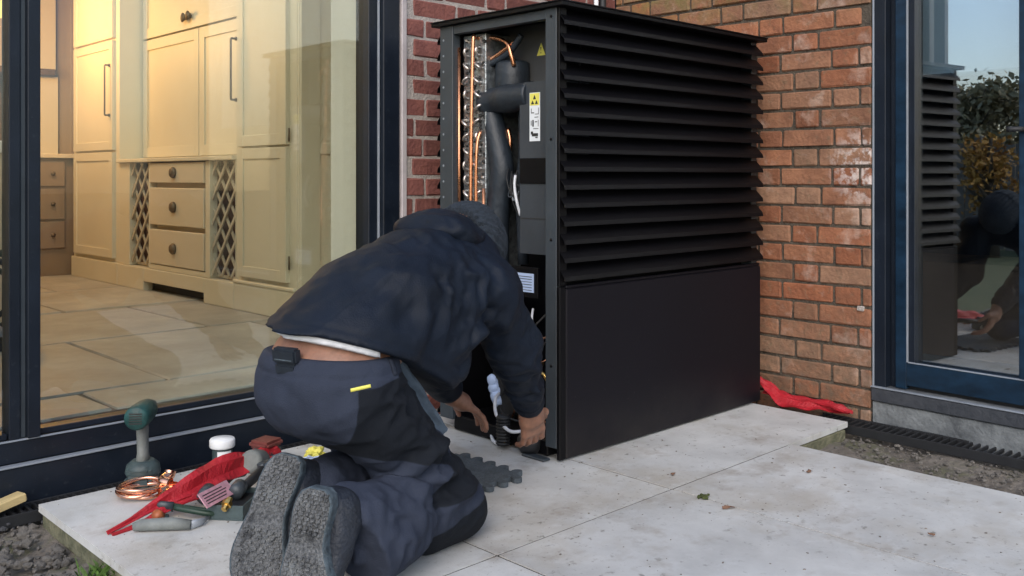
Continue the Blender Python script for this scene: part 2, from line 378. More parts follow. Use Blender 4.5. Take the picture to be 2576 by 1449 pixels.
# ------------------------------------------------------------------ left building: glazed sliding doors
gd = thing('sliding_door', (-2.3, .1, 0), 'large black framed sliding glass doors on the left opening into the cream kitchen', 'glass door')
def gbox(name, m, *a, bev=.002): return box(name, m, gd, *a, bev)
gbox('threshold', 'frame', -2.76, -1.265, .104, .32, -.12, .083, bev=.003)
gbox('threshold_trim', 'alu', -2.76, -1.265, .099, .125, .0832, .0885, bev=.001)
gbox('bottom_rail', 'frame', -2.76, -1.3, .128, .2, .0885, .150)
gbox('rail_trim', 'alu', -2.76, -1.39, .124, .135, .1502, .1545, bev=.001)
gbox('bottom_bead', 'frame', -2.54, -1.39, .14, .19, .1547, .172)
gbox('bottom_bead', 'frame', -2.76, -2.62, .14, .19, .1547, .172)
gbox('top_rail', 'frame', -2.76, -1.265, .104, .3, 2.3, 2.42)
gbox('stile', 'frame', -1.342, -1.268, .1, .28, .0887, 2.3)
gbox('stile', 'frame', -1.392, -1.343, .125, .21, .1547, 2.3)
gbox('stile_trim', 'alu', -1.353, -1.345, .119, .126, .1547, 2.3, bev=.001)
gbox('mullion', 'frame', -2.618, -2.588, .13, .2, .1547, 2.3)
gbox('mullion', 'frame', -2.572, -2.538, .118, .2, .1547, 2.3)
gbox('mullion_seal', 'unitgrey', -2.588, -2.572, .136, .19, .1547, 2.3)
gbox('stile', 'frame', -2.76, -2.715, .11, .25, .1547, 2.3)
gbox('pane', 'glassL', -2.54, -1.39, .158, .164, .17, 2.3, bev=0)
gbox('pane', 'glassL', -2.715, -2.612, .158, .164, .17, 2.3, bev=0)

# room shell
FZ = .15
bx = MB(); bx.box(-2.74, -.2, .32, 5.6, -.1, FZ - .006); kf = bx.build('kitchen_floor', 'grout', kind='structure')
rows = [(.322, .63), (.63, 1.70), (1.70, 2.72), (2.72, 3.75), (3.75, 4.8), (4.8, 5.6)]
cuts = [[-3.1, -2.25, -1.55, -.9], [-2.75, -1.93, -1.02], [-3.0, -2.05, -1.25, -.6], [-2.6, -1.6, -.8], [-3.0, -2.2, -1.3], [-2.5, -1.4]]
for (y0, y1), cs in zip(rows, cuts):
    xs = [-2.74] + [c for c in cs if c > -2.7] + [-.2]
    for a, c in zip(xs, xs[1:]):
        bx = MB(); bx.box(a + .006, c - .006, y0 + .006, y1 - .006, FZ - .03, FZ + random.uniform(-.0015, .0015), .006, jit=.003); bx.build('flagstone', 'flag', kf)
def struct(name, m, *a): return box(name, m, None, *a, kind='structure')
for a_ in ((-2.76, -2.65, .1, 5.8), (-.9, -.0, .1, 5.8), (-2.65, -.9, .1, .6), (-2.65, -.9, 4.4, 5.8)): struct('kitchen_ceiling', 'plaster', *a_, 2.66, 2.8)
struct('added_rooflight', 'glassL', -2.66, -.89, .59, 4.41, 2.801, 2.807)  # unseen ceiling opening, added to let more daylight onto floor and cabinets
struct('kitchen_wall', 'plaster', -.2, -.1, .2, 5.6, -.1, 2.66)
struct('kitchen_wall', 'plaster', -2.76, -2.74, .2, 5.8, -.1, 2.66)
struct('kitchen_wall', 'plaster', -2.74, -.1, 5.6, 5.8, -.1, 2.66)
struct('lintel', 'plaster', -2.76, -1.238, .1, .4, 2.42, 2.66)
struct('window_reveal', 'plaster', -1.345, -.2, .215, .45, FZ, 2.66)

# cabinets
def shaker(parent, m, name, y0, y1, z0, z1, xf, fr=.06, handle=None):
    """frame-and-panel door facing -x with front at xf"""
    d = box(name, m, parent, xf, xf + .02, y0, y1, z0, z1, .0015)
    b = MB()
    b.box(xf - .008, xf + .0005, y0, y0 + fr, z0, z1, .0015); b.box(xf - .008, xf + .0005, y1 - fr, y1, z0, z1, .0015)
    b.box(xf - .0078, xf + .0004, y0 + fr, y1 - fr, z0, z0 + fr, .0015); b.box(xf - .0078, xf + .0004, y0 + fr, y1 - fr, z1 - fr, z1, .0015)
    b.build('door_frame', m, d); return d
def bar_handle(parent, y, z0, z1, xf):
    b = MB(); b.tube([(xf - .002, y, z0), (xf - .034, y, z0), (xf - .036, y, z0 + .004), (xf - .036, y, z1 - .004), (xf - .034, y, z1), (xf - .002, y, z1)], .0062, 8)
    for z in (z0, z1): b.lathe([(.012, 0), (.012, .006)], (xf - .002, y, z), (-1, 0, 0), 10)
    return b.build('handle', 'bronze', parent)
def hinge(parent, y, z, xf): MB().tube([(xf - .012, y, z - .035), (xf - .012, y, z + .035)], .005, 8).build('hinge', 'bronze', parent)
# tall cabinet near the window
tc = thing('tall_cabinet', (-.6, 1.85, FZ), 'tall cream cupboard nearest the window with long bar handle and panelled side', 'cabinet')
box('carcass', 'cream', tc, -.848, -.2, 1.53, 2.18, FZ, 2.62, .002)
box('plinth', 'cream', tc, -.866, -.848, 1.527, 2.182, FZ, .30, .004)
box('plinth_mould', 'cream', tc, -.872, -.848, 1.524, 2.184, .30, .322, .006)
d = shaker(tc, 'cream', 'door', 1.60, 2.12, 1.07, 2.5, -.866); bar_handle(d, 2.15, 1.335, 1.68, -.862)
d2 = shaker(tc, 'cream', 'door', 1.60, 2.12, .345, 1.058, -.866)
for z in (1.12, .45): hinge(tc, 1.585, z, -.85)
hinge(tc, 1.585, 2.2, -.85)
sp_ = box('side_panel', 'cream', tc, -.846, -.22, 1.51, 1.529, FZ, 2.62, .001)
b = MB()
for a in ((-.842, -.727, FZ, 2.6), (-.36, -.222, FZ, 2.6)): b.box(a[0], a[1], 1.498, 1.5105, a[2], a[3], .002)
for a in ((-.7268, -.3602, 1.02, 1.075), (-.7268, -.3602, FZ, .3), (-.7268, -.3602, 2.4, 2.6)): b.box(a[0], a[1], 1.4985, 1.5106, a[2], a[3], .002)
b.build('panel_frame', 'cream', sp_)
# tall cabinet far
ta = thing('tall_cabinet', (-.6, 4.3, FZ), 'tall cream cupboard with bar handle beyond the lattice dresser', 'cabinet')
box('carcass', 'cream', ta, -.848, -.2, 3.862, 4.74, FZ, 2.62, .002)
box('plinth', 'cream', ta, -.868, -.848, 3.858, 4.744, FZ, .30, .004)
d = shaker(ta, 'cream', 'door', 3.93, 4.68, 1.09, 1.86, -.866); bar_handle(d, 3.97, 1.333, 1.684, -.874)
shaker(ta, 'cream', 'door', 3.93, 4.68, 1.875, 2.55, -.866); shaker(ta, 'cream', 'door', 3.93, 4.68, .33, 1.075, -.866)
for z in (1.16, .5): hinge(ta, 4.70, z, -.85)
# dresser between
dr = thing('dresser', (-.55, 3.02, FZ), 'cream dresser with three drawers between two lattice wine racks', 'cabinet')
box('base_carcass', 'creamd', dr, -.80, -.2, 2.183, 3.859, .30, .995, .002)
box('worktop', 'cream', dr, -.875, -.2, 2.183, 3.859, .997, 1.022, .004)
b = MB()
for y0, y1 in ((2.183, 2.19), (2.503, 2.56), (3.355, 3.372), (3.685, 3.859)): b.box(-.85, -.798, y0, y1, .30, .996, .002)
b.box(-.8495, -.798, 2.561, 3.354, .30, .33, .002); b.build('face_frame', 'cream', dr)
for z0, z1 in ((.862, .99), (.59, .83), (.336, .56)):
    q = box('drawer', 'creamd', dr, -.856, -.80, 2.572, 3.342, z0, z1, .004)
    b = MB(); zc_ = (z0 + z1) / 2
    b.lathe([(.004, 0), (.034, .002), (.036, .012), (.026, .024), (.002, .028)], (-.856, 2.975, zc_), (-1, 0, 0), 14)
    b.build('pull', 'bronze', q)
b = MB(); b.box(-.866, -.80, 2.183, 2.55, FZ, .298, .003); b.box(-.866, -.80, 3.42, 3.859, FZ, .298, .003); b.box(-.8655, -.80, 2.551, 3.419, .21, .2975, .003); b.build('plinth', 'cream', dr)
box('toe_recess', 'ink', dr, -.80, -.79, 2.552, 3.418, FZ + .002, .209)
for y0, y1 in ((2.192, 2.501), (3.374, 3.683)):
    lb = box('rack_back', 'lattback', dr, -.802, -.7985, y0, y1, .322, .994)
    n = 0; wdt = y1 - y0; step = .148
    for sgn in (1, -1):
        k = -3
        while k * step < .68 + wdt:
            zs = .322 + k * step; y_a, z_a = y0, zs; y_b, z_b = y1, zs + wdt * 1.25
            if sgn < 0: y_a, y_b = y1, y0
            def clip(ya, za, yb, zb):
                lo, hi = .322, .994; t0, t1 = 0, 1
                dz = zb - za; t0 = max(t0, (lo - za) / dz); t1 = min(t1, (hi - za) / dz)
                return (ya + (yb - ya) * t0, za + dz * t0, ya + (yb - ya) * t1, za + dz * t1) if t1 - t0 > .04 else None
            c = clip(y_a, z_a, y_b, z_b)
            if c:
                xo = -.822 if sgn > 0 else -.833
                a_ = Vector((xo, c[0], c[1])); e_ = Vector((xo, c[2], c[3])); l_ = (e_ - a_).length
                bb = MB(); bb.box(-.005, .005, -.009, .009, -l_ / 2, l_ / 2, .001)
                qm = (e_ - a_).to_track_quat('Z', 'X').to_matrix().to_4x4(); 
                ang = math.atan2(e_.y - a_.y, e_.z - a_.z)
                bb.bm.transform(Matrix.Translation((a_ + e_) / 2) @ Matrix.Rotation(-ang, 4, 'X')); bb.build('lattice_strip', 'latt', lb)
            k += 1
box('upper_carcass', 'cream', dr, -.66, -.2, 2.183, 3.859, 1.0225, 2.62, .002)
for y0, y1 in ((2.2, 2.975), (2.985, 3.845)):
    shaker(dr, 'cream', 'door', y0, y1, 1.035, 1.855, -.682, fr=.07)
lift = shaker(dr, 'cream', 'door', 2.2, 3.845, 1.868, 2.5, -.682, fr=.07)
b = MB(); b.lathe([(.01, 0), (.02, .012), (.032, .026), (.002, .034)], (-.69, 3.16, 1.94), (-1, 0, 0), 12); b.lathe([(.01, 0), (.02, .012), (.032, .026), (.002, .034)], (-.69, 3.09, 1.945), (-1, 0, 0), 12); b.build('pull', 'bronze', lift)
for z in (1.12, 1.72): hinge(dr, 3.85, z, -.67)
# far wall run
fr_ = thing('drawer_unit', (-1.7, 5.0, FZ), 'low run of taupe drawers along the far kitchen wall', 'cabinet')
box('carcass', 'taupe', fr_, -2.7, -.20, 4.80, 5.59, FZ, 1.04, .002); box('worktop', 'creamd', fr_, -2.72, -.20, 4.76, 5.59, 1.042, 1.075, .004)
for x0, x1 in ((-2.68, -1.75), (-1.74, -.9)):
    for z0, z1 in ((.83, 1.02), (.58, .81), (.36, .56)):
        q = box('drawer', 'taupe', fr_, x0, x1, 4.782, 4.80, z0, z1, .003)
        MB().lathe([(.006, 0), (.018, .015), (.002, .02)], (x1 - .09, 4.782, (z0 + z1) / 2), (0, -1, 0), 10).build('knob', 'bronze', q)
bc = thing('larder_unit', (-.6, 5.2, 1.08), 'tall taupe larder cupboard with a single dark knob in the kitchen corner', 'cabinet')
box('carcass', 'taupe', bc, -.80, -.2, 4.95, 5.59, 1.076, 2.62, .003); q = box('door', 'taupe', bc, -.775, -.36, 4.932, 4.95, 1.1, 2.6, .003)
box('door', 'taupe', bc, -.352, -.21, 4.932, 4.95, 1.1, 2.6, .003)
MB().lathe([(.008, 0), (.022, .02), (.002, .028)], (-.66, 4.932, 1.75), (0, -1, 0), 10).build('knob', 'bronze', q)
pl = thing('pilaster', (-.88, 5.3, 1.08), 'narrow cream pilaster between mosaic splashback and taupe larder', 'pilaster')
box('shaft', 'cream', pl, -.965, -.81, 5.2, 5.59, 1.076, 1.70, .004); box('shaft_top', 'cream', pl, -.96, -.815, 5.24, 5.59, 1.76, 2.62, .004)
mt = thing('mantel_shelf', (-1.8, 5.4, 1.73), 'dark brown mantel shelf over the mosaic splashback', 'shelf')
box('shelf_board', 'oak', mt, -2.6, -.85, 5.14, 5.59, 1.701, 1.752, .006)
ms_ = thing('splashback', (-1.8, 5.58, 1.1), 'dark brown mosaic splashback under the mantel shelf', 'splashback')
box('backing', 'mosaic', ms_, -2.6, -.97, 5.585, 5.598, 1.08, 1.70)
tile_me = MB().box(-.03, .03, -.004, .004, -.022, .022, .003).mesh('mosaic_tile', 'mosaic')
for i in range(14):
    for j in range(12):
        o = bpy.data.objects.new('mosaic_tile', tile_me); COL.objects.link(o); o.parent = ms_
        o.location = Vector((-1.72 + .064 * i - .01, 5.582, 1.125 + .048 * j)) - ms_.location
# island
isl = thing('kitchen_island', (-2.35, 3.0, FZ), 'cream kitchen island with a white stone top at the left edge', 'kitchen island')
box('body', 'cream', isl, -2.72, -1.97, 2.55, 3.5, FZ, 1.02, .004); box('worktop', 'worktop', isl, -2.73, -1.925, 2.5, 3.55, 1.022, 1.085, .006)
box('corner_post', 'creamd', isl, -2.03, -1.95, 2.53, 2.6, FZ, 1.02, .004)
ch = thing('stool', (-2.225, 1.78, FZ), 'dark round stool with curved rims at the left edge of the kitchen floor', 'stool')
b = MB()
for k, rr in enumerate((.19, .155, .12)):
    b.tube([(-2.225 + rr * math.cos(t), 1.78 + .05 * k, .38 + rr * math.sin(t)) for t in np.linspace(0, 2 * math.pi, 25)], .016 - .002 * k, 8)
b.build('rim', 'wirek', ch); MB().lathe([(.15, 0), (.16, .02), (.15, .07), (.02, .09)], (-2.225, 1.80, .155), n=20).build('base', 'wirek', ch)

# lit pendant lamps
X['glow'] = emit('lamp glow', (1, .55, .13), 1.6)
for yy in (1.75, 2.95):        # two unseen lamps added above the frame to brighten the kitchen
    l2 = thing('pendant_lamp', (-1.85, yy, 2.25), 'added unseen warm globe lamp over the kitchen floor nearer the glass doors' if yy < 2 else 'added unseen warm globe lamp over the kitchen island', 'lamp', 'pendant lamps in the kitchen')
    MB().ico((-1.85, yy, 2.25), .085, 3, smooth=True).build('globe', X['glow'], l2)
    MB().tube([(-1.85, yy, 2.34), (-1.85, yy, 2.8)], .006, 6).build('cord', 'bronze', l2)
    d2 = bpy.data.lights.new('pendant_glow', 'POINT'); d2.energy = 8; d2.color = (1, .82, .56); d2.shadow_soft_size = .12
    o2 = bpy.data.objects.new('pendant_glow', d2); COL.objects.link(o2); o2.location = (-1.85, yy - .12, 2.12)
lamp = thing('pendant_lamp', (-1.24, 4.62, 2.1), 'lit warm glass globe lamp at the top left corner of the photo', 'lamp', 'pendant lamps in the kitchen')
MB().ico((-1.44, 4.4, 2.085), .085, 3, smooth=True).build('globe', X['glow'], lamp)
MB().tube([(-1.44, 4.4, 2.18), (-1.44, 4.4, 2.66)], .006, 6).build('cord', 'bronze', lamp)
MB().lathe([(.03, 0), (.035, .03), (.01, .05)], (-1.44, 4.4, 2.165), n=12).build('cap', 'bronze', lamp)
pd = bpy.data.lights.new('pendant_glow', 'POINT'); pd.energy = 34; pd.color = (1, .47, .13); pd.shadow_soft_size = .12
po = bpy.data.objects.new('pendant_glow', pd); COL.objects.link(po); po.location = (-1.44, 4.2, 2.0)

# ------------------------------------------------------------------ right building: door and dim room
A = math.radians(-3.5)      # door line turned a little out of the wall line
TR = Matrix.Translation((0, -1.149, 0)) @ Matrix.Rotation(A, 4, 'Z')
rd = thing('glass_door', (0, -1.2, 0), 'dark blue framed glass door on the right reflecting the black unit', 'glass door')
def rbox(name, m, d0, d1, u0, u1, z0, z1, bev=.002): return box(name, m, rd, d0, d1, -u1, -u0, z0, z1, bev, TR)
rbox('sill_base', 'sill', .004, .3, 0, 3, -.12, .058, .004)
rbox('sill_plinth', 'sillblk', -.006, .3, 0, 3, .0585, .110, .004)
rbox('sill_edge', 'alu', -.009, .01, 0, 3, .1102, .1145, .001)
rbox('sill_top', 'sill', .0105, .3, .001, 3, .1102, .1125, .0008)
rbox('jamb', 'frame', .01, .22, .003, .05, .1127, 2.35)
rbox('jamb_trim', 'alu', .006, .0098, .0, .007, .1127, 2.35, .001)
rbox('jamb', 'frame', .05, .22, .0505, .075, .1127, 2.35)
rbox('door_stile', 'frameblue', .035, .11, .0755, .118, .1145, 2.33)
rbox('stile_trim', 'alu', .034, .045, .1185, .1225, .215, 2.33, .001)
rbox('door_stile', 'frame', .046, .11, .1185, .145, .15, 2.33)
rbox('door_rail', 'frameblue', .035, .11, .1182, 2.6, .128, .212)
rbox('rail_trim', 'alu', .034, .045, .1235, 2.6, .2123, .2165, .001)
rbox('threshold_seal', 'wirek', .06, .12, .118, 2.6, .1127, .1278, .001)
rbox('door_stile', 'frameblue', .035, .11, .512, .60, .2167, 2.33)
hd = MB(TR); hd.tube([(.035, -.53, 1.06), (.0, -.53, 1.06), (-.005, -.50, 1.06), (-.005, -.49, 1.06)], .009, 8); hd.build('handle', 'wirek', rd)
rbox('pane', 'glassR', .072, .078, .145, .512, .2125, 2.33, 0)
rbox('pane', 'glassR', .072, .078, .60, 2.6, .2125, 2.33, 0)
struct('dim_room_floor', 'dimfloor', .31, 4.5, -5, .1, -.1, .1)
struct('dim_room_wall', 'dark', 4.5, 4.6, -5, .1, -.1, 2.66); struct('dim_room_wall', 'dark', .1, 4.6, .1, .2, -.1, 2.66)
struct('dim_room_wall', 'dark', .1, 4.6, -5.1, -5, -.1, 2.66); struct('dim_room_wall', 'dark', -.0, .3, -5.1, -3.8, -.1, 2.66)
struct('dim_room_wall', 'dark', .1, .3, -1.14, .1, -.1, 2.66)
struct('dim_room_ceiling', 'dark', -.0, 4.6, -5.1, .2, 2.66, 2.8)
bl = thing('roller_blind', (.3, -2, 2.3), 'pale blue grey roller blind half lowered behind the right door glass', 'blind')
bt = MB(TR); bt.box(.182, .185, -2.6, -.06, 1.285, 2.4); bt.build('fabric', 'blind', bl)
bt = MB(TR); bt.tube([(.1835, -2.6, 1.28), (.1835, -.06, 1.28)], .008, 8); bt.build('bottom_bar', 'alu', bl)
cbx = thing('cardboard_box', (1.2, -1.3, .1), 'brown cardboard box standing inside the right glass door', 'box')
Tb = Matrix.Translation((1.12, -1.10, .1)) @ Matrix.Rotation(math.radians(4), 4, 'Z')
bt = MB(Tb); bt.box(-.25, .25, -.3, .3, 0, .42, .004); bt.build('carton', 'card', cbx)
bt = MB(Tb); bt.box(-.252, .252, -.03, .03, .4195, .4225); bt.build('tape', 'oak', cbx)
ht = thing('panel_heater', (1.4, -2.2, .1), 'cream box with a dark slot inside the right door', 'heater')
bt = MB(); bt.box(1.2, 1.3, -2.05, -1.82, .32, .52, .006); bt.build('case', 'cream', ht); box('slot', 'ink', ht, 1.1975, 1.2, -1.925, -1.895, .335, .505); box('foot', 'cream', ht, 1.22, 1.28, -2.0, -1.9, .1, .32, .003)

# ------------------------------------------------------------------ drains
def drain(name, loc, label, f, length, width, pitch):
    d = thing(name, loc, label, 'drain')
    def dbox(n, m, u0, u1, w0, w1, z0, z1, bev=.001):
        p0 = f(u0, w0); p1 = f(u1, w1); return box(n, m, d, min(p0[0], p1[0]), max(p0[0], p1[0]), min(p0[1], p1[1]), max(p0[1], p1[1]), z0, z1, bev)
    dbox('rail', 'wirek', 0, length, 0, .008, -.05, -.018); dbox('rail', 'wirek', 0, length, width - .008, width, -.05, -.018)
    u = .01; me = None
    while u < length:
        o = dbox('bar', 'wirek', u, u + .007, .0085, width - .0085, -.032, -.02)
        u += pitch
    return d
drain('channel_drain', (-.08, -1.6, -.05), 'black slotted drain grate along the right door sill', lambda u, w: (-.128 + w - .0, -.96 - u), 1.5, .118, .026)
drain('channel_drain', (-2.2, .05, -.05), 'black slotted drain grate below the left sliding doors', lambda u, w: (-3.0 + u, .008 + w), 1.8, .09, .022)
# ------------------------------------------------------------------ heat pump
hp = thing('heat_pump', (-.69, -.44, 0), 'large black louvred heat pump with its left side panel off, standing on the paving', 'heat pump')
UX0, UX1, UY0, UY1 = -1.275, -.108, -.735, -.148
def hbox(name, m, *a, bev=.0015, parent=None, **k): return box(name, m, parent or hp, *a, bev, **k)
rf = MB(); rf.box(-1.297, -.092, -.768, -.118, 1.4495, 1.4545, .0015); rf.box(-1.294, -.095, -.765, -.121, 1.437, 1.449, .001); rf.build('roof', 'unit', hp)
for (a, c, d, e) in ((UX0, UX0 + .035, UY0 + .012, UY0 + .06), (UX0, UX0 + .035, UY1 - .07, UY1), (UX1 - .035, UX1, UY0 + .012, UY0 + .06), (UX1 - .035, UX1, UY1 - .06, UY1)):
    p = hbox('post', 'unitgrey', a, c, d, e, .04, 1.4365)
    if a == UX0 and e == UY1:
        for k in range(24): MB().lathe([(.0042, -.0004), (.0042, .0008)], (a, UY1 - .02, .10 + k * .056), (-1, 0, 0), 8).build('rivet', 'alu', p)
    if a == UX0 and d < -.6:
        for z in (.3, .70, 1.02, 1.41): MB().lathe([(.005, -.0004), (.005, .002), (.001, .003)], (a, d + .022, z), (-1, 0, 0), 8).build('screw', 'unit', p)
hbox('top_rail', 'unitgrey', UX0 + .003, UX0 + .032, UY0 + .061, UY1 - .071, 1.405, 1.436)
hbox('top_rail', 'unit', UX1 - .03, UX1 - .003, UY0 + .061, UY1 - .061, 1.405, 1.436)
hbox('corner_flange', 'unit', UX0 + .001, UX0 + .036, UY0, UY0 + .0115, .555, 1.4365)
# louvre blades, front and back and the right side
def blade_bm(x0, x1, s, yb, z):
    """s=-1: blade of the front face sloping down towards -y"""
    P = [(yb - s * .010, z + .053), (yb + s * .029, z + .012), (yb + s * .032, z - .002), (yb + s * .0305, z - .0025), (yb + s * .0275, z + .0105), (yb - s * .010, z + .050)]
    return MB().prism(P, x0, x1, 'x')
PITCH = .0578
meF = blade_bm(UX0 + .004, UX1 - .002, -1, UY0 + .011, 0).mesh('louvre_blade', 'unit')
meB = blade_bm(UX0 + .004, UX1 - .004, 1, UY1 - .011, 0).mesh('louvre_blade', 'unit')
for k in range(15):
    o = link('louvre_blade', meF, hp); o.location.z = .573 + PITCH * k
for k in range(24):
    z = .05 + PITCH * k
    o = link('louvre_blade', meB, hp); o.location.z = z
hbox('louvre_backing', 'unit', UX0 + .04, UX1 - .04, UY0 + .064, UY0 + .066, .54, 1.43)
hbox('louvre_backing', 'unit', UX0 + .04, UX1 - .04, UY1 - .066, UY1 - .064, .05, 1.43)
hbox('louvre_backing', 'unit', UX1 - .042, UX1 - .04, UY0 + .07, UY1 - .07, .05, 1.43)
fp = hbox('front_panel', 'unitpanel', UX0 + .028, UX1 + .002, UY0 - .006, UY0 + .011, .006, .545, bev=.004)
hbox('front_flange', 'unit', UX0 - .001, UX0 + .0275, UY0 - .0045, UY0 + .0115, .006, .552, bev=.003)
hbox('panel_lip', 'unitpanel', UX0 + .03, UX1, UY0 - .003, UY0 + .011, .546, .556, bev=.002)
hbox('side_panel', 'unitpanel', UX1 - .003, UX1 + .0015, UY0 + .0115, UY1, .006, 1.436)
hbox('base_tray', 'unit', UX0 + .012, UX1 - .01, UY0 + .062, UY1 - .062, .004, .055, bev=.004)
hbox('back_plate', 'plategrey', -1.115, -1.11, -.68, -.20, 1.21, 1.43)
hbox('bulkhead', 'unit', -1.045, -1.04, -.68, -.20, .055, 1.43)
# coil
coil = hbox('coil', 'fin', -1.232, -1.06, -.345, -.228, .5, 1.40, bev=.002)
b = MB()
for k in range(17):
    for y in (-.255, -.315):
        z = .54 + k * .05; y += .004 * ((k % 3) - 1)
        dz, dy = random.choice(((.026, 0), (.02, .022), (.02, -.022)))
        b.tube(arc([(-1.231, y - dy / 2, z - dz / 2), (-1.246, y - dy / 2, z - dz / 2), (-1.252, y, z), (-1.246, y + dy / 2, z + dz / 2), (-1.231, y + dy / 2, z + dz / 2)], 3), .0055, 6, mi=0)
b.build('hairpin', 'ubend', coil)
b = MB()
for _ in range(130):
    y = random.uniform(-.34, -.235); z = random.uniform(.55, 1.39); b.ico((-1.233, y, z), random.uniform(.004, .0085), 1, jit=.2, mi=random.choice((0, 1, 1)))
b.build('tube_end', ['ubend', 'ink'], coil)
MB().tube([(-1.248, -.222, .5), (-1.248, -.222, 1.36)], .0052, 8).build('copper_tube', 'copper', coil)
MB().tube(arc([(-1.256, -.30, .55), (-1.258, -.296, .8), (-1.257, -.299, 1.1), (-1.25, -.30, 1.37), (-1.24, -.30, 1.385)], 5), .007, 8).build('copper_header', 'copper', coil)
MB().tube(arc([(-1.256, -.326, .52), (-1.257, -.322, .8), (-1.255, -.325, 1.0), (-1.24, -.328, 1.06)], 5), .006, 8).build('copper_header', 'copper', coil)
MB().tube([(-1.247, -.352, .48), (-1.247, -.352, .86)], .006, 8).build('copper_tube', 'copper', coil)
MB().tube(arc([(-1.235, -.308, 1.385), (-1.215, -.315, 1.39), (-1.2, -.37, 1.382), (-1.2, -.42, 1.36), (-1.198, -.437, 1.32), (-1.19, -.443, 1.28)], 5), .0075, 8).build('copper_pipe', 'copper', hp)
MB().tube(arc([(-1.22, -.31, 1.30), (-1.2, -.35, 1.315), (-1.19, -.41, 1.345), (-1.18, -.46, 1.375)], 5), .009, 8).build('copper_pipe', 'copper', hp)
MB().tube(arc([(-1.212, -.322, 1.288), (-1.198, -.36, 1.303), (-1.19, -.42, 1.33), (-1.18, -.47, 1.385)], 5), .012, 8).build('insulated_pipe', 'duct', hp)
b = MB(); b.tube(arc([(-1.16, -.38, 1.07), (-1.16, -.392, 1.03), (-1.16, -.39, .99)], 4), .008, 8); b.build('copper_pipe', 'copper', hp)
# insulated suction piping
MB().lathe([(.0, 0), (.058, .0), (.062, .012), (.062, .03), (.0625, .06), (.060, .1), (.05, .108), (.0, .11)], (-1.15, -.395, 1.195), n=24).build('insulated_cap', 'duct', hp)
MB().tube(arc([(-1.19, -.30, 1.145), (-1.195, -.345, 1.165), (-1.195, -.44, 1.17), (-1.195, -.54, 1.175)], 6), [.040, .046, .050, .053, .054, .052, .049, .046, .045, .047, .050, .051, .050, .048, .047, .047, .047, .047, .047], 16).build('insulated_pipe', 'duct', hp)
MB().tube(arc([(-1.185, -.318, 1.15), (-1.19, -.332, 1.10), (-1.19, -.365, 1.0), (-1.19, -.385, .92), (-1.19, -.372, .84), (-1.19, -.358, .74), (-1.19, -.36, .5)], 5), .042, 16).build('insulated_pipe', 'duct', hp)
MB().tube(arc([(-1.16, -.46, 1.13), (-1.16, -.462, 1.0), (-1.165, -.455, .85), (-1.16, -.46, .6)], 5), .02, 10).build('insulated_pipe', 'duct', hp)
# cover with rounded top
b = MB(); poly = [(-.672, .645), (-.512, .645)] + [(-.54 + .03 * math.cos(t), 1.185 + .03 * math.sin(t)) for t in np.linspace(0, math.pi / 2, 6)] + [(-.672, 1.215)]
b.prism(poly, -1.228, -1.06, 'x'); cov = b.build('control_cover', 'boxgrey', hp)
hbox('cover_clip', 'unit', -1.234, -1.2275, -.664, -.514, .878, .962, parent=cov)
hbox('cover_seam', 'ink', -1.2295, -1.2275, -.664, -.514, .760, .764, bev=0, parent=cov)
lab = MB(); lab.box(-1.2295, -1.2283, -.606, -.558, 1.018, 1.178)
lab = lab.build('warning_label', 'white', cov)
def flat_x(name, m, polys, x, parent):
    b = MB()
    for poly in polys: b.prism(poly, x, x + .0004, 'x')
    return b.build(name, m, parent)
def rect(y0, y1, z0, z1): return [(y0, z0), (y1, z0), (y1, z1), (y0, z1)]
flat_x('label_band', 'yellow', [rect(-.604, -.560, 1.136, 1.176)], -1.2301, lab)
flat_x('label_symbol', 'ink', [[(-.598, 1.140), (-.584, 1.140), (-.591, 1.153)], [(-.580, 1.140), (-.566, 1.140), (-.573, 1.153)], [(-.589, 1.156), (-.575, 1.156), (-.582, 1.171)],
        rect(-.601, -.599, 1.106, 1.128), rect(-.601, -.584, 1.106, 1.108), rect(-.580, -.566, 1.110, 1.113), rect(-.568, -.566, 1.110, 1.126), rect(-.600, -.582, 1.096, 1.098),
        rect(-.600, -.598, 1.066, 1.088), rect(-.594, -.584, 1.080, 1.083), rect(-.578, -.572, 1.066, 1.088), rect(-.568, -.565, 1.070, 1.086), rect(-.600, -.576, 1.058, 1.060),
        rect(-.598, -.570, 1.034, 1.044), rect(-.575, -.565, 1.040, 1.050), rect(-.596, -.586, 1.028, 1.032)], -1.2306, lab)
tri = flat_x('warning_triangle', 'yellow', [[(-.522, 1.318), (-.480, 1.318), (-.501, 1.362)]], -1.1165, hp)
flat_x('triangle_symbol', 'ink', [[(-.503, 1.347), (-.498, 1.347), (-.5005, 1.334)], rect(-.502, -.499, 1.325, 1.330)], -1.1172, tri)
wl = hbox('rating_label', 'bluewhite', -1.236, -1.234, -.583, -.455, .518, .580, bev=0)
flat_x('rating_print', 'unitgrey', [rect(-.575, -.49, .568, .5705), rect(-.575, -.51, .560, .5625), rect(-.575, -.48, .551, .5530), rect(-.575, -.53, .542, .5445), rect(-.575, -.50, .533, .5350), rect(-.575, -.52, .524, .5260)], -1.2366, wl)
hbox('label_bracket', 'unit', -1.2335, -1.22, -.6, -.44, .50, .60)
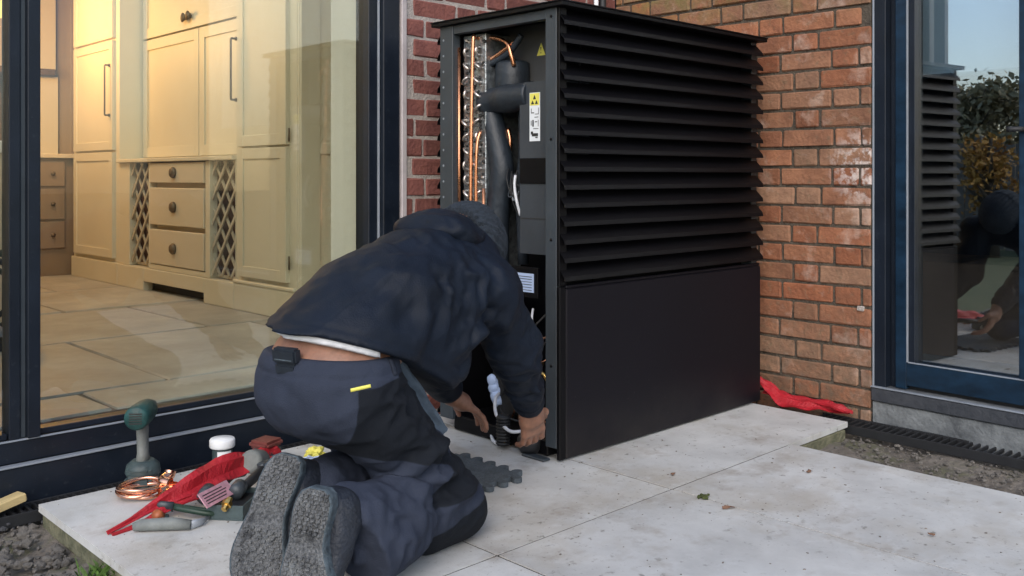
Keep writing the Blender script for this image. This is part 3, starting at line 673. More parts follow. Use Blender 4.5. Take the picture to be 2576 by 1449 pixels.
# wiring and valves
def wire(m, pts, r=.0035, name='wire', parent=None): return MB().tube(arc(pts, 6), r, 6).build(name, m, parent or hp)
wire('wirew', [(-1.225, -.486, .905), (-1.235, -.492, .87), (-1.235, -.502, .82), (-1.22, -.505, .77)], .005)
for k in range(9):
    y0 = random.uniform(-.47, -.41); wire(('wirek', 'wirek', 'unitgrey', 'wirek', 'alu', 'wirek', 'wirek', 'wirek', 'unitgrey')[k], [(-1.2, y0, random.uniform(.86, .93)), (-1.225, y0 - .02, random.uniform(.80, .9)), (-1.215, y0 - .05, random.uniform(.78, .9)), (-1.2, -.5, random.uniform(.74, .82))], .0022)
for k in range(12):
    z0 = random.uniform(.2, .5); wire(random.choice(('wirek', 'wirek', 'wirek', 'copper')), [(-1.16, random.uniform(-.6, -.3), z0), (-1.2, random.uniform(-.6, -.35), z0 - .05), (-1.21, random.uniform(-.62, -.4), z0 - .12), (-1.18, random.uniform(-.62, -.4), .06)], .004)
wire('brass', [(-1.21, -.60, .285), (-1.235, -.612, .268), (-1.24, -.636, .256), (-1.235, -.648, .235)], .006, 'brass_tail')
wire('wirew', [(-1.21, -.555, .46), (-1.235, -.575, .43), (-1.23, -.585, .40)], .004)
MB().lathe([(.0, 0), (.014, 0), (.016, .012), (.010, .016), (.010, .034), (.015, .036), (.015, .05), (0, .052)], (-1.205, -.512, .29), (-.3, -.2, 1), 12).build('brass_valve', 'brass', hp)
MB().lathe([(.0, 0), (.055, 0), (.06, .02), (.06, .36), (.05, .4), (0, .41)], (-1.13, -.36, .058), n=24).build('compressor', 'wirek', hp)
b = MB()
for k in range(9): b.lathe([(.021, .001), (.025, .005), (.021, .0105)], (-1.29, -.495, .012 + k * .0105), n=16)
b.lathe([(.02, 0), (.02, .1)], (-1.29, -.495, .01), n=12); b.build('corrugated_hose', 'wirek', hp)
wire('wirew', [(-1.24, -.42, .16), (-1.285, -.452, .155), (-1.30, -.468, .118), (-1.30, -.495, .085), (-1.30, -.54, .066), (-1.28, -.58, .07)], .006, 'white_hose')
wire('wirew', [(-1.24, -.38, .03), (-1.27, -.42, .012), (-1.29, -.46, .010)], .006, 'white_hose')
MB().lathe([(0, 0), (.03, 0), (.04, .015), (.042, .045), (.03, .06), (.012, .064), (0, .064)], (-1.27, -.60, .006), n=20).build('rubber_grommet', 'wirek', hp)
b = MB(); b.box(-1.31, -1.277, -.70, -.60, .001, .008, .002); b.build('base_clip', 'unitgrey', hp)
b = MB()
for k in range(6): b.ico((-1.24 + .006 * (k % 2), -.385 - .004 * k, .20 - .013 * k), .022, 2, (.5, 1, 1), .18, smooth=True)
b.build('blue_rag', 'bluewhite', hp)

# conduit above the unit, in the corner
cd = thing('conduit', (-.07, .085, 1.5), 'pale conduit pipe on the dark brick wall just above the black unit', 'pipe')
MB().tube([(-.155, .085, .2), (-.155, .085, 2.6)], .011, 10).build('pipe', 'white', cd); MB().tube([(-.115, .08, .2), (-.115, .08, 2.6)], .017, 10).build('cable_sleeve', 'wirek', cd)
pb = MB(); pb.box(-.006, -.001, -1.122, -1.094, .392, .410, .005, jit=.002); o = pb.build('wall_plug', 'mortarL', None); o['label'] = 'small white filler patch on the orange brick wall beside the door'; o['category'] = 'wall patch'

# ------------------------------------------------------------------ small things on the paving
def ribbon(name, pts, widths, label=None, m='red', lay=(0, 0, 1), th=.004, parent=None, **k):
    P = arc(pts, 6); N = len(P); wd = np.interp(np.linspace(0, 1, N), np.linspace(0, 1, len(widths)), widths); b = MB(); rings = []
    for i in range(N):
        t = (P[min(i + 1, N - 1)] - P[max(0, i - 1)]).normalized(); s = t.cross(Vector(lay)).normalized(); u = s.cross(t).normalized()
        s = (s + u * .25 * math.sin(i * .9)).normalized(); u = s.cross(t).normalized()
        w = wd[i] / 2; rings.append([b.bm.verts.new(P[i] + s * a * w + u * c * th / 2 + u * e) for a, c, e in ((-1, -1, 0), (-.4, -1, w * .22), (.3, -1, -w * .2), (1, -1, 0), (1, 1, 0), (.3, 1, -w * .2), (-.4, 1, w * .22), (-1, 1, 0))])
    for i in range(N - 1):
        for q in range(8):
            f = b.bm.faces.new([rings[i][q], rings[i][(q + 1) % 8], rings[i + 1][(q + 1) % 8], rings[i + 1][q]]); f.smooth = False
    b.bm.faces.new(rings[0][::-1]); b.bm.faces.new(rings[-1])
    return b.build(name, m, parent, **k)
st = thing('strap', (-2.25, -.3, 0), 'long folded red strap lying across the tools on the paving', 'strap')
ribbon('webbing', [(-2.532, -.362, .006), (-2.464, -.345, .018), (-2.387, -.334, .040), (-2.297, -.325, .062), (-2.185, -.288, .075), (-2.066, -.245, .068), (-1.99, -.19, .05)], [.010, .014, .03, .058, .078, .062, .04], lay=(-.5, -.75, .5), parent=st)
ribbon('webbing', [(-2.525, -.375, .003), (-2.45, -.362, .007), (-2.38, -.352, .026), (-2.29, -.345, .04), (-2.2, -.32, .05)], [.010, .014, .022, .03, .02], lay=(-.3, -.4, .8), parent=st)
ribbon('webbing', [(-2.10, -.25, .055), (-2.02, -.2, .06), (-1.95, -.14, .04), (-1.93, -.15, .012)], [.03, .06, .06, .05], lay=(-.5, -.7, .5), parent=st)
s2 = thing('strap', (-.05, -.9, 0), 'crumpled red strap lying on the drain at the foot of the orange wall', 'strap')
ribbon('webbing', [(-.079, -.715, .085), (-.07, -.76, .055), (-.085, -.83, .018), (-.085, -.92, .016), (-.07, -1.0, .02), (-.05, -1.09, .012)], [.03, .045, .06, .05, .045, .03], lay=(-.5, 0, .9), parent=s2)
ribbon('webbing', [(-.05, -.72, .03), (-.055, -.80, .03), (-.06, -.89, .028), (-.065, -.98, .034), (-.075, -1.05, .03), (-.05, -1.10, .012)], [.03, .05, .035, .03, .045, .03], lay=(-.3, .2, .9), parent=s2)

# cordless drill standing on its battery
X['teal'] = mat('dark teal plastic', (.010, .052, .050), .55, var=.45, scale=30, bump=.15)
X['gripgrey'] = mat('grey rubber grip', (.16, .175, .17), .7, var=.2, scale=20, bump=.2)
X['battery'] = mat('blue grey battery plastic', (.045, .07, .075), .55, var=.35, scale=18, bump=.2)
dl = thing('cordless_drill', (-2.30, -.02, 0), 'teal cordless drill standing upright on its battery at the paving edge', 'drill')
Rd = Matrix.Translation((-2.300, -.022, 0)) @ Matrix.Rotation(math.radians(-128), 4, 'Z')
b = MB(Rd); b.box(-.058, .062, -.038, .038, .002, .036, .010, 2); b.box(-.05, .05, -.034, .034, .036, .058, .012, 2); b.lathe([(.046, 0), (.05, .01), (.046, .03), (.03, .044)], (0, 0, .026), n=20); b.build('battery', 'battery', dl)
b = MB(Rd); b.tube([(.002, 0, .06), (.0, 0, .09), (.003, 0, .13), (.006, 0, .17), (.008, 0, .19)], [.026, .0205, .0205, .022, .026], 14, flat=.8); b.build('grip', 'gripgrey', dl)
b = MB(Rd); b.lathe([(0, -.075), (.030, -.074), (.035, -.066), (.036, -.02), (.034, .02), (.031, .045), (.022, .052)], (.0, 0, .207), (-1, 0, 0), 22); b.build('motor_housing', 'teal', dl)
b = MB(Rd); b.lathe([(.023, .05), (.021, .075), (.017, .085), (.012, .105), (.004, .11), (0, .11)], (.0, 0, .209), (-1, 0, 0), 16); b.build('chuck', 'gripgrey', dl)
b = MB(Rd); b.box(-.027, -.016, -.008, .008, .145, .175, .003); b.build('trigger', 'wirek', dl)
b = MB(Rd)
for k in range(5): b.box(.075, .0765, -.018, .018, .192 + k * .007, .195 + k * .007)
b.build('vent_slot', 'ink', dl)

# copper coil and fittings
cc = thing('copper_coil', (-2.36, -.12, 0), 'coil of bright copper tube lying beside the drill', 'copper coil')
pts = []
for k in range(100):
    a = k / 100 * 2 * math.pi * 4; r = .062 + .006 * math.sin(k * .37); pts.append((-2.345 + r * math.cos(a), -.125 + r * math.sin(a), .008 + .026 * k / 100 + .003 * math.sin(a * 2.3)))
MB().tube(pts, .0055, 8).build('tube', 'coppernew', cc)
fl = ['elbow fitting nearest the red strap', 'copper tee standing in the middle of the heap', 'bright copper elbow on top of the heap', 'copper sleeve beside the coil', 'small copper ring in front of the coil']
for i, (x, y, z, r) in enumerate(((-2.30, -.20, .018, .016), (-2.325, -.235, .016, .017), (-2.30, -.16, .034, .016), (-2.345, -.24, .012, .011), (-2.29, -.24, .02, .015))):
    b = MB(); a = random.uniform(0, 6.28); ca, sa = math.cos(a) * r * 1.5, math.sin(a) * r * 1.5
    if i < 3: b.tube(arc([(x - ca, y - sa, z), (x, y, z + .004), (x + sa, y - ca, z + .012), (x + sa * 1.3, y - ca * 1.3, z + .025)], 5), r, 12, cap=False)
    else: b.lathe([(r * .8, -.012), (r, -.012), (r, .012), (r * .8, .012), (r * .8, -.012)], (x, y, z), (ca, sa, .008), 14)
    o = b.build('copper_fitting', 'coppernew'); o['label'] = fl[i] if i else 'copper elbow fitting nearest the red strap'; o['category'] = 'pipe fitting'; o['group'] = 'loose copper fittings by the coil'
# pot, tub, tube, case, tools
pt = thing('flux_pot', (-2.05, -.02, 0), 'small jar with a white lid standing by the left drain', 'jar')
MB().lathe([(0, 0), (.028, 0), (.031, .006), (.031, .05), (.027, .058), (0, .058)], (-2.048, -.018, 0), n=20).build('jar', 'battery', pt)
MB().lathe([(0, .056), (.037, .056), (.039, .060), (.039, .078), (.036, .083), (0, .084)], (-2.048, -.018, 0), n=24).build('lid', 'white', pt)
b = MB()
for k in range(6):
    t0 = math.radians(215 + 14 * k); t1 = math.radians(229 + 14 * k)
    v = [b.bm.verts.new((-2.048 + .0317 * math.cos(t), -.018 + .0317 * math.sin(t), z)) for t, z in ((t0, .008), (t1, .008), (t1, .048), (t0, .048))]; b.bm.faces.new(v)
b.build('jar_label', 'white', pt)
X['redbrown'] = mat('dull red plastic', (.14, .035, .03), .55, var=.35, scale=25, bump=.2)
tb = thing('tub', (-1.945, -.095, 0), 'dull red and grey square tub behind the boots', 'tub')
Rt = Matrix.Translation((-1.945, -.105, 0)) @ Matrix.Rotation(.35, 4, 'Z')
b = MB(Rt); b.box(-.038, .038, -.036, .036, 0, .055, .008, 2); b.build('body', 'battery', tb); b = MB(Rt); b.box(-.041, .041, -.039, .039, .0555, .078, .008, 2); b.build('cap', 'redbrown', tb)
gt = thing('pipe_insert', (-2.07, -.23, 0), 'short hollow grey tube with its dark bore facing out', 'tube')
MB().lathe([(.018, -.045), (.030, -.047), (.034, -.03), (.034, .04), (.02, .05)], (-2.06, -.245, .062), (.65, .6, -.25), 20).build('sleeve', 'gripgrey', gt)
MB().lathe([(.0, -.03), (.0175, -.0301)], (-2.06, -.245, .062), (.65, .6, -.25), 16).build('bore', 'ink', gt)
kc = thing('tool_case', (-2.24, -.45, 0), 'open dark grey tool case with rounded corners under the red strap', 'case')
Rk = Matrix.Translation((-2.215, -.425, 0)) @ Matrix.Rotation(math.radians(40), 4, 'Z')
b = MB(Rk); b.box(-.075, .075, -.05, .05, .0, .006, .002); b.box(-.075, -.071, -.05, .05, .006, .04, .001); b.box(.071, .075, -.05, .05, .006, .04, .001); b.box(-.0708, .0708, -.05, -.046, .006, .04, .001); b.box(-.0708, .0708, .046, .05, .006, .04, .001); b.build('tray', 'battery', kc)
b = MB(Rk); b.box(-.069, .069, -.044, .044, .007, .028, .004); b.build('foam_insert', 'wirek', kc)
dk = [('flaring_tool', (-2.13, -.36, .052), 'dark steel flaring tool lying on the case nearest the boots'), ('pipe_wrench', (-2.19, -.30, .04), 'black handled wrench under the red strap')]
for i, (n, (x, y, z), l) in enumerate(dk):
    t = thing(n, (x, y, 0), l, 'hand tool')
    MB().tube([(x - .075, y - .055, z - .008), (x, y, z), (x + .075, y + .06, z + .006)], [.011, .014, .012], 10).build('handle', 'wirek', t)
    MB().box(x + .05, x + .10, y + .04, y + .075, z - .012, z + .022, .006).build('jaw', 'unitgrey', t)
    b = MB(); b.lathe([(.0, -.02), (.02, -.02), (.022, 0), (.02, .022), (0, .022)], (x - .075, y - .055, z), (.6, .5, .2), 14); b.build('head', 'unitgrey', t)
bf = thing('brass_fitting', (-2.28, -.47, .04), 'small brass pipe fitting lying on the dark tool case', 'pipe fitting')
MB().lathe([(0, -.018), (.008, -.018), (.009, -.006), (.014, -.005), (.014, .005), (.009, .006), (.008, .018), (0, .018)], (-2.268, -.478, .044), (.5, .3, .4), 8, smooth=False).build('union', 'brass', bf)
X['pink'] = mat('pale pink card', (.50, .27, .33), .7, var=.25, scale=60)
pk = MB(); pk.box(-.062, .062, -.022, .022, -.0015, .0015, .0005)
for k in range(4): pk.box(-.052, .03 + .006 * (k % 3), -.014 + .008 * k, -.011 + .008 * k, .0015, .0019, mi=1)
pk.bm.transform(Matrix.Translation((-2.275, -.435, .062)) @ Matrix.Rotation(math.radians(28), 4, 'Z') @ Matrix.Rotation(math.radians(48), 4, 'X'))
pk = pk.build('packet', ['pink', 'ink']); pk['label'] = 'pale pink printed card leaning on the tool case'; pk['category'] = 'card'
kn = thing('knife', (-2.42, -.43, 0), 'grey handled utility knife lying on the bare paving', 'knife')
MB().tube([(-2.478, -.388, .014), (-2.46, -.398, .017), (-2.40, -.445, .018), (-2.365, -.475, .014)], [.010, .015, .016, .012], 12).build('handle', 'gripgrey', kn)
b = MB(); b.tube([(-2.366, -.474, .013), (-2.335, -.470, .012), (-2.30, -.445, .010)], [.012, .010, .004], 8, flat=.5); b.build('blade', 'alu', kn)
X['orange'] = mat('orange plastic', (.36, .10, .035), .5, var=.3, scale=60)
oc = thing('orange_cap', (-2.385, -.36, 0), 'small orange plastic cap under the red strap', 'cap')
MB().lathe([(0, 0), (.013, 0), (.014, .014), (.012, .024), (0, .025)], (-2.395, -.362, .012), (-.6, -.3, .5), 16).build('dome', 'orange', oc); MB().lathe([(0, 0), (.018, 0), (.018, .012), (0, .013)], (-2.39, -.358, .001), n=14).build('foot', 'battery', oc)
cl = thing('pliers', (-2.34, -.40, 0), 'dark green handled pliers beside the utility knife', 'pliers')
X['dkgreen'] = mat('dark green grip', (.012, .035, .022), .5)
for s in (1, -1):
    MB().tube(arc([(-2.36, -.36 - .01 * s, .03), (-2.335, -.395 - .014 * s, .026), (-2.30, -.425 - .016 * s, .018), (-2.27, -.44 - .006 * s, .016)], 4), .008, 8).build('handle', 'dkgreen', cl)
MB().tube([(-2.36, -.36, .03), (-2.385, -.34, .034), (-2.40, -.325, .036)], [.013, .012, .004], 8, flat=.5).build('jaw', 'unitgrey', cl)
def crumple(name, m, c, r, label, cat, s=(1, 1, .6)):
    b = MB(); b.ico(c, r, 3, s, .10, smooth=False); 
    for v in b.bm.verts:
        d = v.co - Vector(c); v.co = Vector(c) + d * (1 + .25 * math.sin(d.x * 170) * math.cos(d.y * 150 + d.z * 120))
    o = b.build(name, m); o['label'] = label; o['category'] = cat; return o
crumple('rag', 'yellow', (-1.85, -.235, .035), .036, 'crumpled yellow cloth behind the kneeling man', 'cloth', (1, .8, .7))
crumple('rag', 'bluewhite', (-1.90, -.29, .025), .048, 'crumpled pale blue cloth tucked behind the upper boot', 'cloth', (1, .9, .5))
crumple('rag', 'latt', (-2.135, -.44, .02), .026, 'crumpled cream wrapper beside the upper boot sole', 'wrapper', (1, .8, .7))
X['pine'] = mat('pale pine', (.52, .40, .19), .7, var=.2, scale=5, stretch=(1, 9, 9))
wo = MB(); wo.box(-.13, .075, -.022, .022, -.011, .011, .003, jit=.002); wo.bm.transform(Matrix.Translation((-2.675, .045, .002)) @ Matrix.Rotation(math.radians(14), 4, 'Z') @ Matrix.Rotation(math.radians(-8), 4, 'Y'))
wo = wo.build('wood_offcut', 'pine'); wo['label'] = 'pale timber offcut on the dark gravel at the left edge'; wo['category'] = 'timber offcut'

# interlocking foam mat under the knee
X['foam'] = mat('grey foam mat', (.062, .078, .092), .85, var=.3, scale=25, bump=.5, bscale=120)
fm = thing('foam_mat', (-1.66, -.62, 0), 'grey interlocking foam mat under the left knee with knobbly edge', 'mat')
def mat_outline():
    P = []; x0, x1, y0, y1 = -1.98, -1.475, -.765, -.47; nt_ = 7
    def edge(a, c, nrm, n):
        a = Vector(a); c = Vector(c); nrm = Vector(nrm); L_ = (c - a).length; out = []
        for k in range(n):
            m_ = a + (c - a) * ((k + .5) / n); w = L_ / n * .27; t = (c - a).normalized()
            out.append(m_ - t * w * .75)
            for q in range(7):
                th = math.radians(200 - 220 * q / 6); out.append(m_ + t * (w * math.cos(th)) + nrm * (w * .95 + w * math.sin(th)))
            out.append(m_ + t * w * .75)
        return out
    P += [Vector((x0, y0))] + edge((x0, y0), (x1, y0), (0, -1), 9) + [Vector((x1, y0))] + edge((x1, y0), (x1, y1), (1, 0), 5) + [Vector((x1, y1)), Vector((x0, y1))]
    return [(p.x, p.y) for p in P]
b = MB(); b.prism(mat_outline(), .001, .015, 'z'); ob = b.build('mat_sheet', 'foam', fm)
b = MB()
for i in range(22):
    for j in range(13): b.lathe([(.006, 0), (.0045, .0015)], (-1.96 + i * .0225, -.755 + j * .0222, .0149), n=6, smooth=False)
b.build('tread_dots', 'foam', fm, kind='stuff')

# leaves, moss and grit on the paving
X['leaf'] = mat('dry brown leaf', (.14, .075, .045), .8, var=.3, scale=40); X['moss'] = mat('moss', (.035, .05, .012), .95, scale=60, bump=1, col2=(.075, .085, .025))
def leaf(x, y, s, label):
    b = MB(); n = 10; a0 = random.uniform(0, 6.28); vs_ = []
    for k in range(n):
        t = 2 * math.pi * k / n; r = s * (1 + .25 * math.sin(3 * t)); px, py = r * math.cos(t), .5 * r * math.sin(t)
        vs_.append((x + px * math.cos(a0) - py * math.sin(a0), y + px * math.sin(a0) + py * math.cos(a0), .003 + .006 * random.random()))
    T = [b.bm.verts.new(v) for v in vs_]; B_ = [b.bm.verts.new((v[0], v[1], v[2] - .001)) for v in vs_]; c1 = b.bm.verts.new((x, y, .009)); c2 = b.bm.verts.new((x, y, .0075))
    for k in range(n):
        b.bm.faces.new([T[k], T[(k + 1) % n], c1]); b.bm.faces.new([B_[(k + 1) % n], B_[k], c2]); b.bm.faces.new([T[(k + 1) % n], T[k], B_[k], B_[(k + 1) % n]])
    o = b.build('leaf', 'leaf'); o['label'] = label; o['category'] = 'leaf'; o['group'] = 'dry leaves on the paving'
leaf(-1.246, -1.336, .018, 'dry brown leaf just in front of the moss clump'); leaf(-1.12, -1.06, .012, 'dry leaf on the paving joint in front of the unit')
leaf(-.80, -1.33, .012, 'dry leaf near the front edge of the right paving'); leaf(-1.05, -1.80, .009, 'tiny dry leaf nearest the camera on the open paving')
b = MB()
for _ in range(26): b.ico((-1.225 + random.gauss(0, .009), -1.242 + random.gauss(0, .006), .004 + random.random() * .004), random.uniform(.003, .006), 1, jit=.3)
mo = b.build('moss_clump', 'moss'); mo['label'] = 'small dark green moss clump on the paving joint'; mo['category'] = 'moss'
b = MB()
for _ in range(420):
    x = random.uniform(-2.55, -.17); y = random.uniform(-2.3, -.01)
    if y < -1.13 and x > -.57: continue
    b.ico((x, y, .001), random.choice((.0012, .0016, .002, .003)), 1, (1.4, 1, .6), .3, R=rot('Z', random.uniform(0, 360)))
g = b.build('grit', 'stone', kind='stuff'); g['label'] = 'scattered grit and crumbs on the pale paving'
# grass tuft
X['grass'] = mat('grass blade', (.06, .12, .02), .6, var=.4, scale=30)
b = MB()
for _ in range(90):
    x, y = -2.585 + random.gauss(0, .022), -.47 + random.gauss(0, .03); h = random.uniform(.02, .05); a = random.uniform(0, 6.28); dx, dy = math.cos(a), math.sin(a)
    v = [b.bm.verts.new(p) for p in ((x - dy * .0015, y + dx * .0015, -.065), (x + dy * .0015, y - dx * .0015, -.065), (x + dx * h * .3 + dy * .001, y + dy * h * .3 - dx * .001, -.065 + h * .7), (x + dx * h * .7, y + dy * h * .7, -.065 + h))]
    b.bm.faces.new([v[0], v[1], v[2]]); b.bm.faces.new([v[0], v[2], v[3]])
gt_ = b.build('grass_tuft', 'grass', kind='stuff'); gt_['label'] = 'green grass tuft at the left end of the paving'

# ------------------------------------------------------------------ garden behind the camera (seen only mirrored in the glass)
X['bark'] = mat('bark', (.07, .055, .04), .9, scale=12, bump=.6); X['leafg'] = mat('tree foliage', (.24, .22, .13), .8, scale=4, col2=(.38, .34, .2), rnd=.2); X['leafo'] = mat('autumn foliage', (.32, .16, .03), .8, scale=6, col2=(.45, .26, .06))
X['fence'] = mat('grey timber fence', (.14, .13, .115), .85, scale=8, stretch=(4, 4, .5), rnd=.25)
fn = thing('garden_fence', (-10.5, 3.2, -.16), 'weathered timber board fence mirrored in the right glass door', 'fence')
fme = MB().box(-.012, .012, -.068, .068, 0, 1.55, .004).mesh('board', 'fence')
for k in range(52):
    o = bpy.data.objects.new('board', fme); COL.objects.link(o); o.parent = fn; o.location = (random.uniform(-.01, .01), -3.8 + k * .147, random.uniform(-.03, .02))
for k in range(4): box('fence_post', 'fence', fn, -10.62, -10.53, -.6 + k * 2.2, -.5 + k * 2.2, -.2, 1.5, .004)
def tree(x, y, h, cr, m, label, name='tree', n=2600, lf=.11):
    t = thing(name, (x, y, -.16), label, name.replace('_', ' '))
    b = MB(); b.tube([(x, y, -.2), (x + .05, y, h * .3), (x - .05, y + .05, h * .7), (x, y, h * .95)], [.12, .09, .05, .015], 8)
    for k in range(7):
        a = random.uniform(0, 6.28); z0 = h * random.uniform(.25, .7); b.tube([(x, y, z0), (x + math.cos(a) * cr * .4, y + math.sin(a) * cr * .4, z0 + .5 * cr), (x + math.cos(a) * cr * .8, y + math.sin(a) * cr * .8, z0 + .8 * cr)], [.045, .025, .008], 6)
    b.build('trunk', 'bark', t); b = MB(); cl_ = [(random.gauss(0, .5), random.gauss(0, .5), random.uniform(-.75, .8)) for _ in range(26)]
    for _ in range(n):
        c = random.choice(cl_); p = Vector((x + cr * (c[0] + random.gauss(0, .2)), y + cr * (c[1] + random.gauss(0, .2)), h * .62 + h * .36 * (c[2] + random.gauss(0, .16))))
        R = Matrix.Rotation(random.uniform(0, 6.28), 3, Vector((random.gauss(0, 1), random.gauss(0, 1), random.gauss(0, 1))).normalized()); s = lf * random.uniform(.6, 1.3)
        v = [b.bm.verts.new(p + R @ Vector(q) * s) for q in ((-.5, 0, 0), (0, -.3, 0), (.6, 0, .1), (0, .3, 0))]; b.bm.faces.new(v)
    b.build('crown', m, t)
tree(-13.5, 3.6, 2.5, 1.2, 'leafg', 'bushy green tree beyond the fence, mirrored in the right door', n=9000, lf=.13)
tree(-14.5, 6.2, 2.8, 1.5, 'leafg', 'taller green tree beyond the fence beside the autumn shrub', n=9000, lf=.15)
tree(-9.2, 3.0, 1.5, .42, 'leafo', 'orange autumn shrub in front of the garden fence', 'shrub', 1200, .09)
#PART3
# ------------------------------------------------------------------ the kneeling man (signed distance field -> surface nets)
V3 = lambda *a: np.array(a, float)
class Field:
    def __init__(s, lo, hi, h):
        s.lo = np.array(lo); s.h = h; s.n = np.ceil((np.array(hi) - s.lo) / h).astype(int) + 1; s.f = np.full(s.n, 9., np.float32)
    def win(s, lo, hi):
        a = np.clip(np.floor((lo - s.lo) / s.h).astype(int), 0, s.n); b = np.clip(np.ceil((hi - s.lo) / s.h).astype(int) + 1, 0, s.n)
        sl_ = tuple(slice(i, j) for i, j in zip(a, b)); ax = [s.lo[k] + s.h * np.arange(a[k], b[k]) for k in range(3)]
        return sl_, np.stack(np.meshgrid(*ax, indexing='ij'), -1)
    def add(s, d, sl_, k):
        g = s.f[sl_]; hh = np.clip(.5 + .5 * (g - d) / k, 0, 1); s.f[sl_] = g + (d - g) * hh - k * hh * (1 - hh)
    def cap(s, a, b, ra, rb, k=.02, lat=None, sq=1.):
        """tapered capsule; lat/sq squash it so that it is wider along lat"""
        a = np.array(a, float); b = np.array(b, float); m = max(ra, rb) / min(sq, 1) + k * 2 + .02
        sl_, P = s.win(np.minimum(a, b) - m, np.maximum(a, b) + m)
        if lat is not None:
            lat = np.array(lat, float) / np.linalg.norm(lat); c = (a + b) / 2
            def tr(p): return p - (1 - sq) * ((p - c) @ lat)[..., None] * lat
            P = tr(P); a = tr(a); b = tr(b)
        ab = b - a; t = np.clip(((P - a) @ ab) / (ab @ ab), 0, 1)
        d = np.linalg.norm(P - a - t[..., None] * ab, axis=-1) - (ra + (rb - ra) * t)
        s.add(d.astype(np.float32), sl_, k)
    def ell(s, c, r, ax=None, k=.02):
        c = np.array(c, float); r = np.array(r, float); m = r.max() + 2 * k + .02; sl_, P = s.win(c - m, c + m); q = P - c
        if ax is not None:
            u = np.array(ax, float); u /= np.linalg.norm(u); w = np.cross(u, V3(0, 0, 1)); w /= np.linalg.norm(w); v = np.cross(w, u); q = np.stack([q @ u, q @ w, q @ v], -1)
        k0 = np.linalg.norm(q / r, axis=-1); k1 = np.linalg.norm(q / (r * r), axis=-1) + 1e-6
        s.add((k0 * (k0 - 1) / k1).astype(np.float32), sl_, k)
    def grid(s): return np.stack(np.meshgrid(*[s.lo[k] + s.h * np.arange(s.n[k]) for k in range(3)], indexing='ij'), -1)
    def clip(s, fn, k=.004):
        g = fn(s.grid()).astype(np.float32); s.f = np.maximum(s.f, g)
    def nets(s):
        f = s.f.copy(); f[0] = f[-1] = 1; f[:, 0] = f[:, -1] = 1; f[:, :, 0] = f[:, :, -1] = 1
        n = np.array(f.shape) - 1; acc = np.zeros((*n, 3)); cnt = np.zeros(n)
        cs = [(i, j, k) for i in (0, 1) for j in (0, 1) for k in (0, 1)]
        sub = {c: f[c[0]:c[0] + n[0], c[1]:c[1] + n[1], c[2]:c[2] + n[2]] for c in cs}
        for c in cs:
            for ax in range(3):
                if c[ax]: continue
                e = list(c); e[ax] = 1; A = sub[c]; B = sub[tuple(e)]; mk = (A < 0) != (B < 0); t = np.where(mk, A / np.where(mk, A - B, 1), 0)
                for q in range(3): acc[..., q] += np.where(mk, c[q] + (t if q == ax else 0), 0)
                cnt += mk
        on = cnt > 0; idx = np.full(n, -1); idx[on] = np.arange(on.sum()); cell = np.argwhere(on)
        vt = s.lo + s.h * (cell + acc[on] / cnt[on][:, None]); quads = []
        for ax in range(3):
            o1, o2 = [(1, 2), (2, 0), (0, 1)][ax]
            A = f[:-1] if ax == 0 else f[:, :-1] if ax == 1 else f[:, :, :-1]; B = f[1:] if ax == 0 else f[:, 1:] if ax == 1 else f[:, :, 1:]
            E = np.argwhere((A < 0) != (B < 0)); E = E[(E[:, o1] > 0) & (E[:, o2] > 0) & (E[:, o1] < n[o1]) & (E[:, o2] < n[o2])]
            d1 = np.zeros(3, int); d1[o1] = 1; d2 = np.zeros(3, int); d2[o2] = 1
            q = np.stack([idx[tuple((E - u).T)] for u in (d1 * 0, d1, d1 + d2, d2)], -1)
            ins = A[tuple(E.T)] < 0; q[~ins] = q[~ins][:, ::-1]; quads.append(q)
        return vt, np.concatenate(quads)
def vnoise(p, seed=0):
    """value noise in -1..1 at points p (N,3)"""
    i = np.floor(p).astype(np.int64); f = p - i; f = f * f * (3 - 2 * f); out = 0
    def hsh(a, b, c):
        h = (a * 374761393 + b * 668265263 + c * 2147483647 + seed * 974634) & 0xffffffff; h = ((h ^ (h >> 13)) * 1274126177) & 0xffffffff; return ((h ^ (h >> 16)) & 0xffff) / 32767.5 - 1
    for a in (0, 1):
        for b in (0, 1):
            for c in (0, 1):
                out = out + hsh(i[:, 0] + a, i[:, 1] + b, i[:, 2] + c) * np.where(a, f[:, 0], 1 - f[:, 0]) * np.where(b, f[:, 1], 1 - f[:, 1]) * np.where(c, f[:, 2], 1 - f[:, 2])
    return out
def vnormals(v, q):
    n = np.zeros_like(v); fn = np.cross(v[q[:, 2]] - v[q[:, 0]], v[q[:, 3]] - v[q[:, 1]])
    for k in range(4): np.add.at(n, q[:, k], fn)
    return n / (np.linalg.norm(n, axis=1, keepdims=True) + 1e-9)
def relax(v, q, it=2, w=.5):
    for _ in range(it):
        a = np.zeros_like(v); c = np.zeros(len(v))
        for k in range(4):
            for o in (1, 3): np.add.at(a, q[:, k], v[q[:, (k + o) % 4]]); np.add.at(c, q[:, k], 1)
        v = v + w * (a / np.maximum(c, 1)[:, None] - v)
    return v
def ridge(v, a, b, w, h):
    """soft raised (or sunk) fold along the segment a-b"""
    a = np.array(a); b = np.array(b); ab = b - a; t = np.clip(((v - a) @ ab) / (ab @ ab), 0, 1); d = np.linalg.norm(v - a - t[:, None] * ab, axis=1)
    return h * np.exp(-(d / w) ** 2) * (1 - .6 * np.abs(2 * t - 1) ** 2)
def aniso(v, along, f_al, f_ac, seed):
    """ridged noise whose folds run along the direction `along`"""
    u = np.array(along, float); u /= np.linalg.norm(u); w = np.cross(u, V3(.3, .2, 1)); w /= np.linalg.norm(w); z = np.cross(u, w)
    p = np.stack([v @ u * f_al, v @ w * f_ac, v @ z * f_ac], 1); p = p + .35 * vnoise(p * 1.7, seed + 5)[:, None]
    return 1 - 2 * np.abs(vnoise(p, seed))
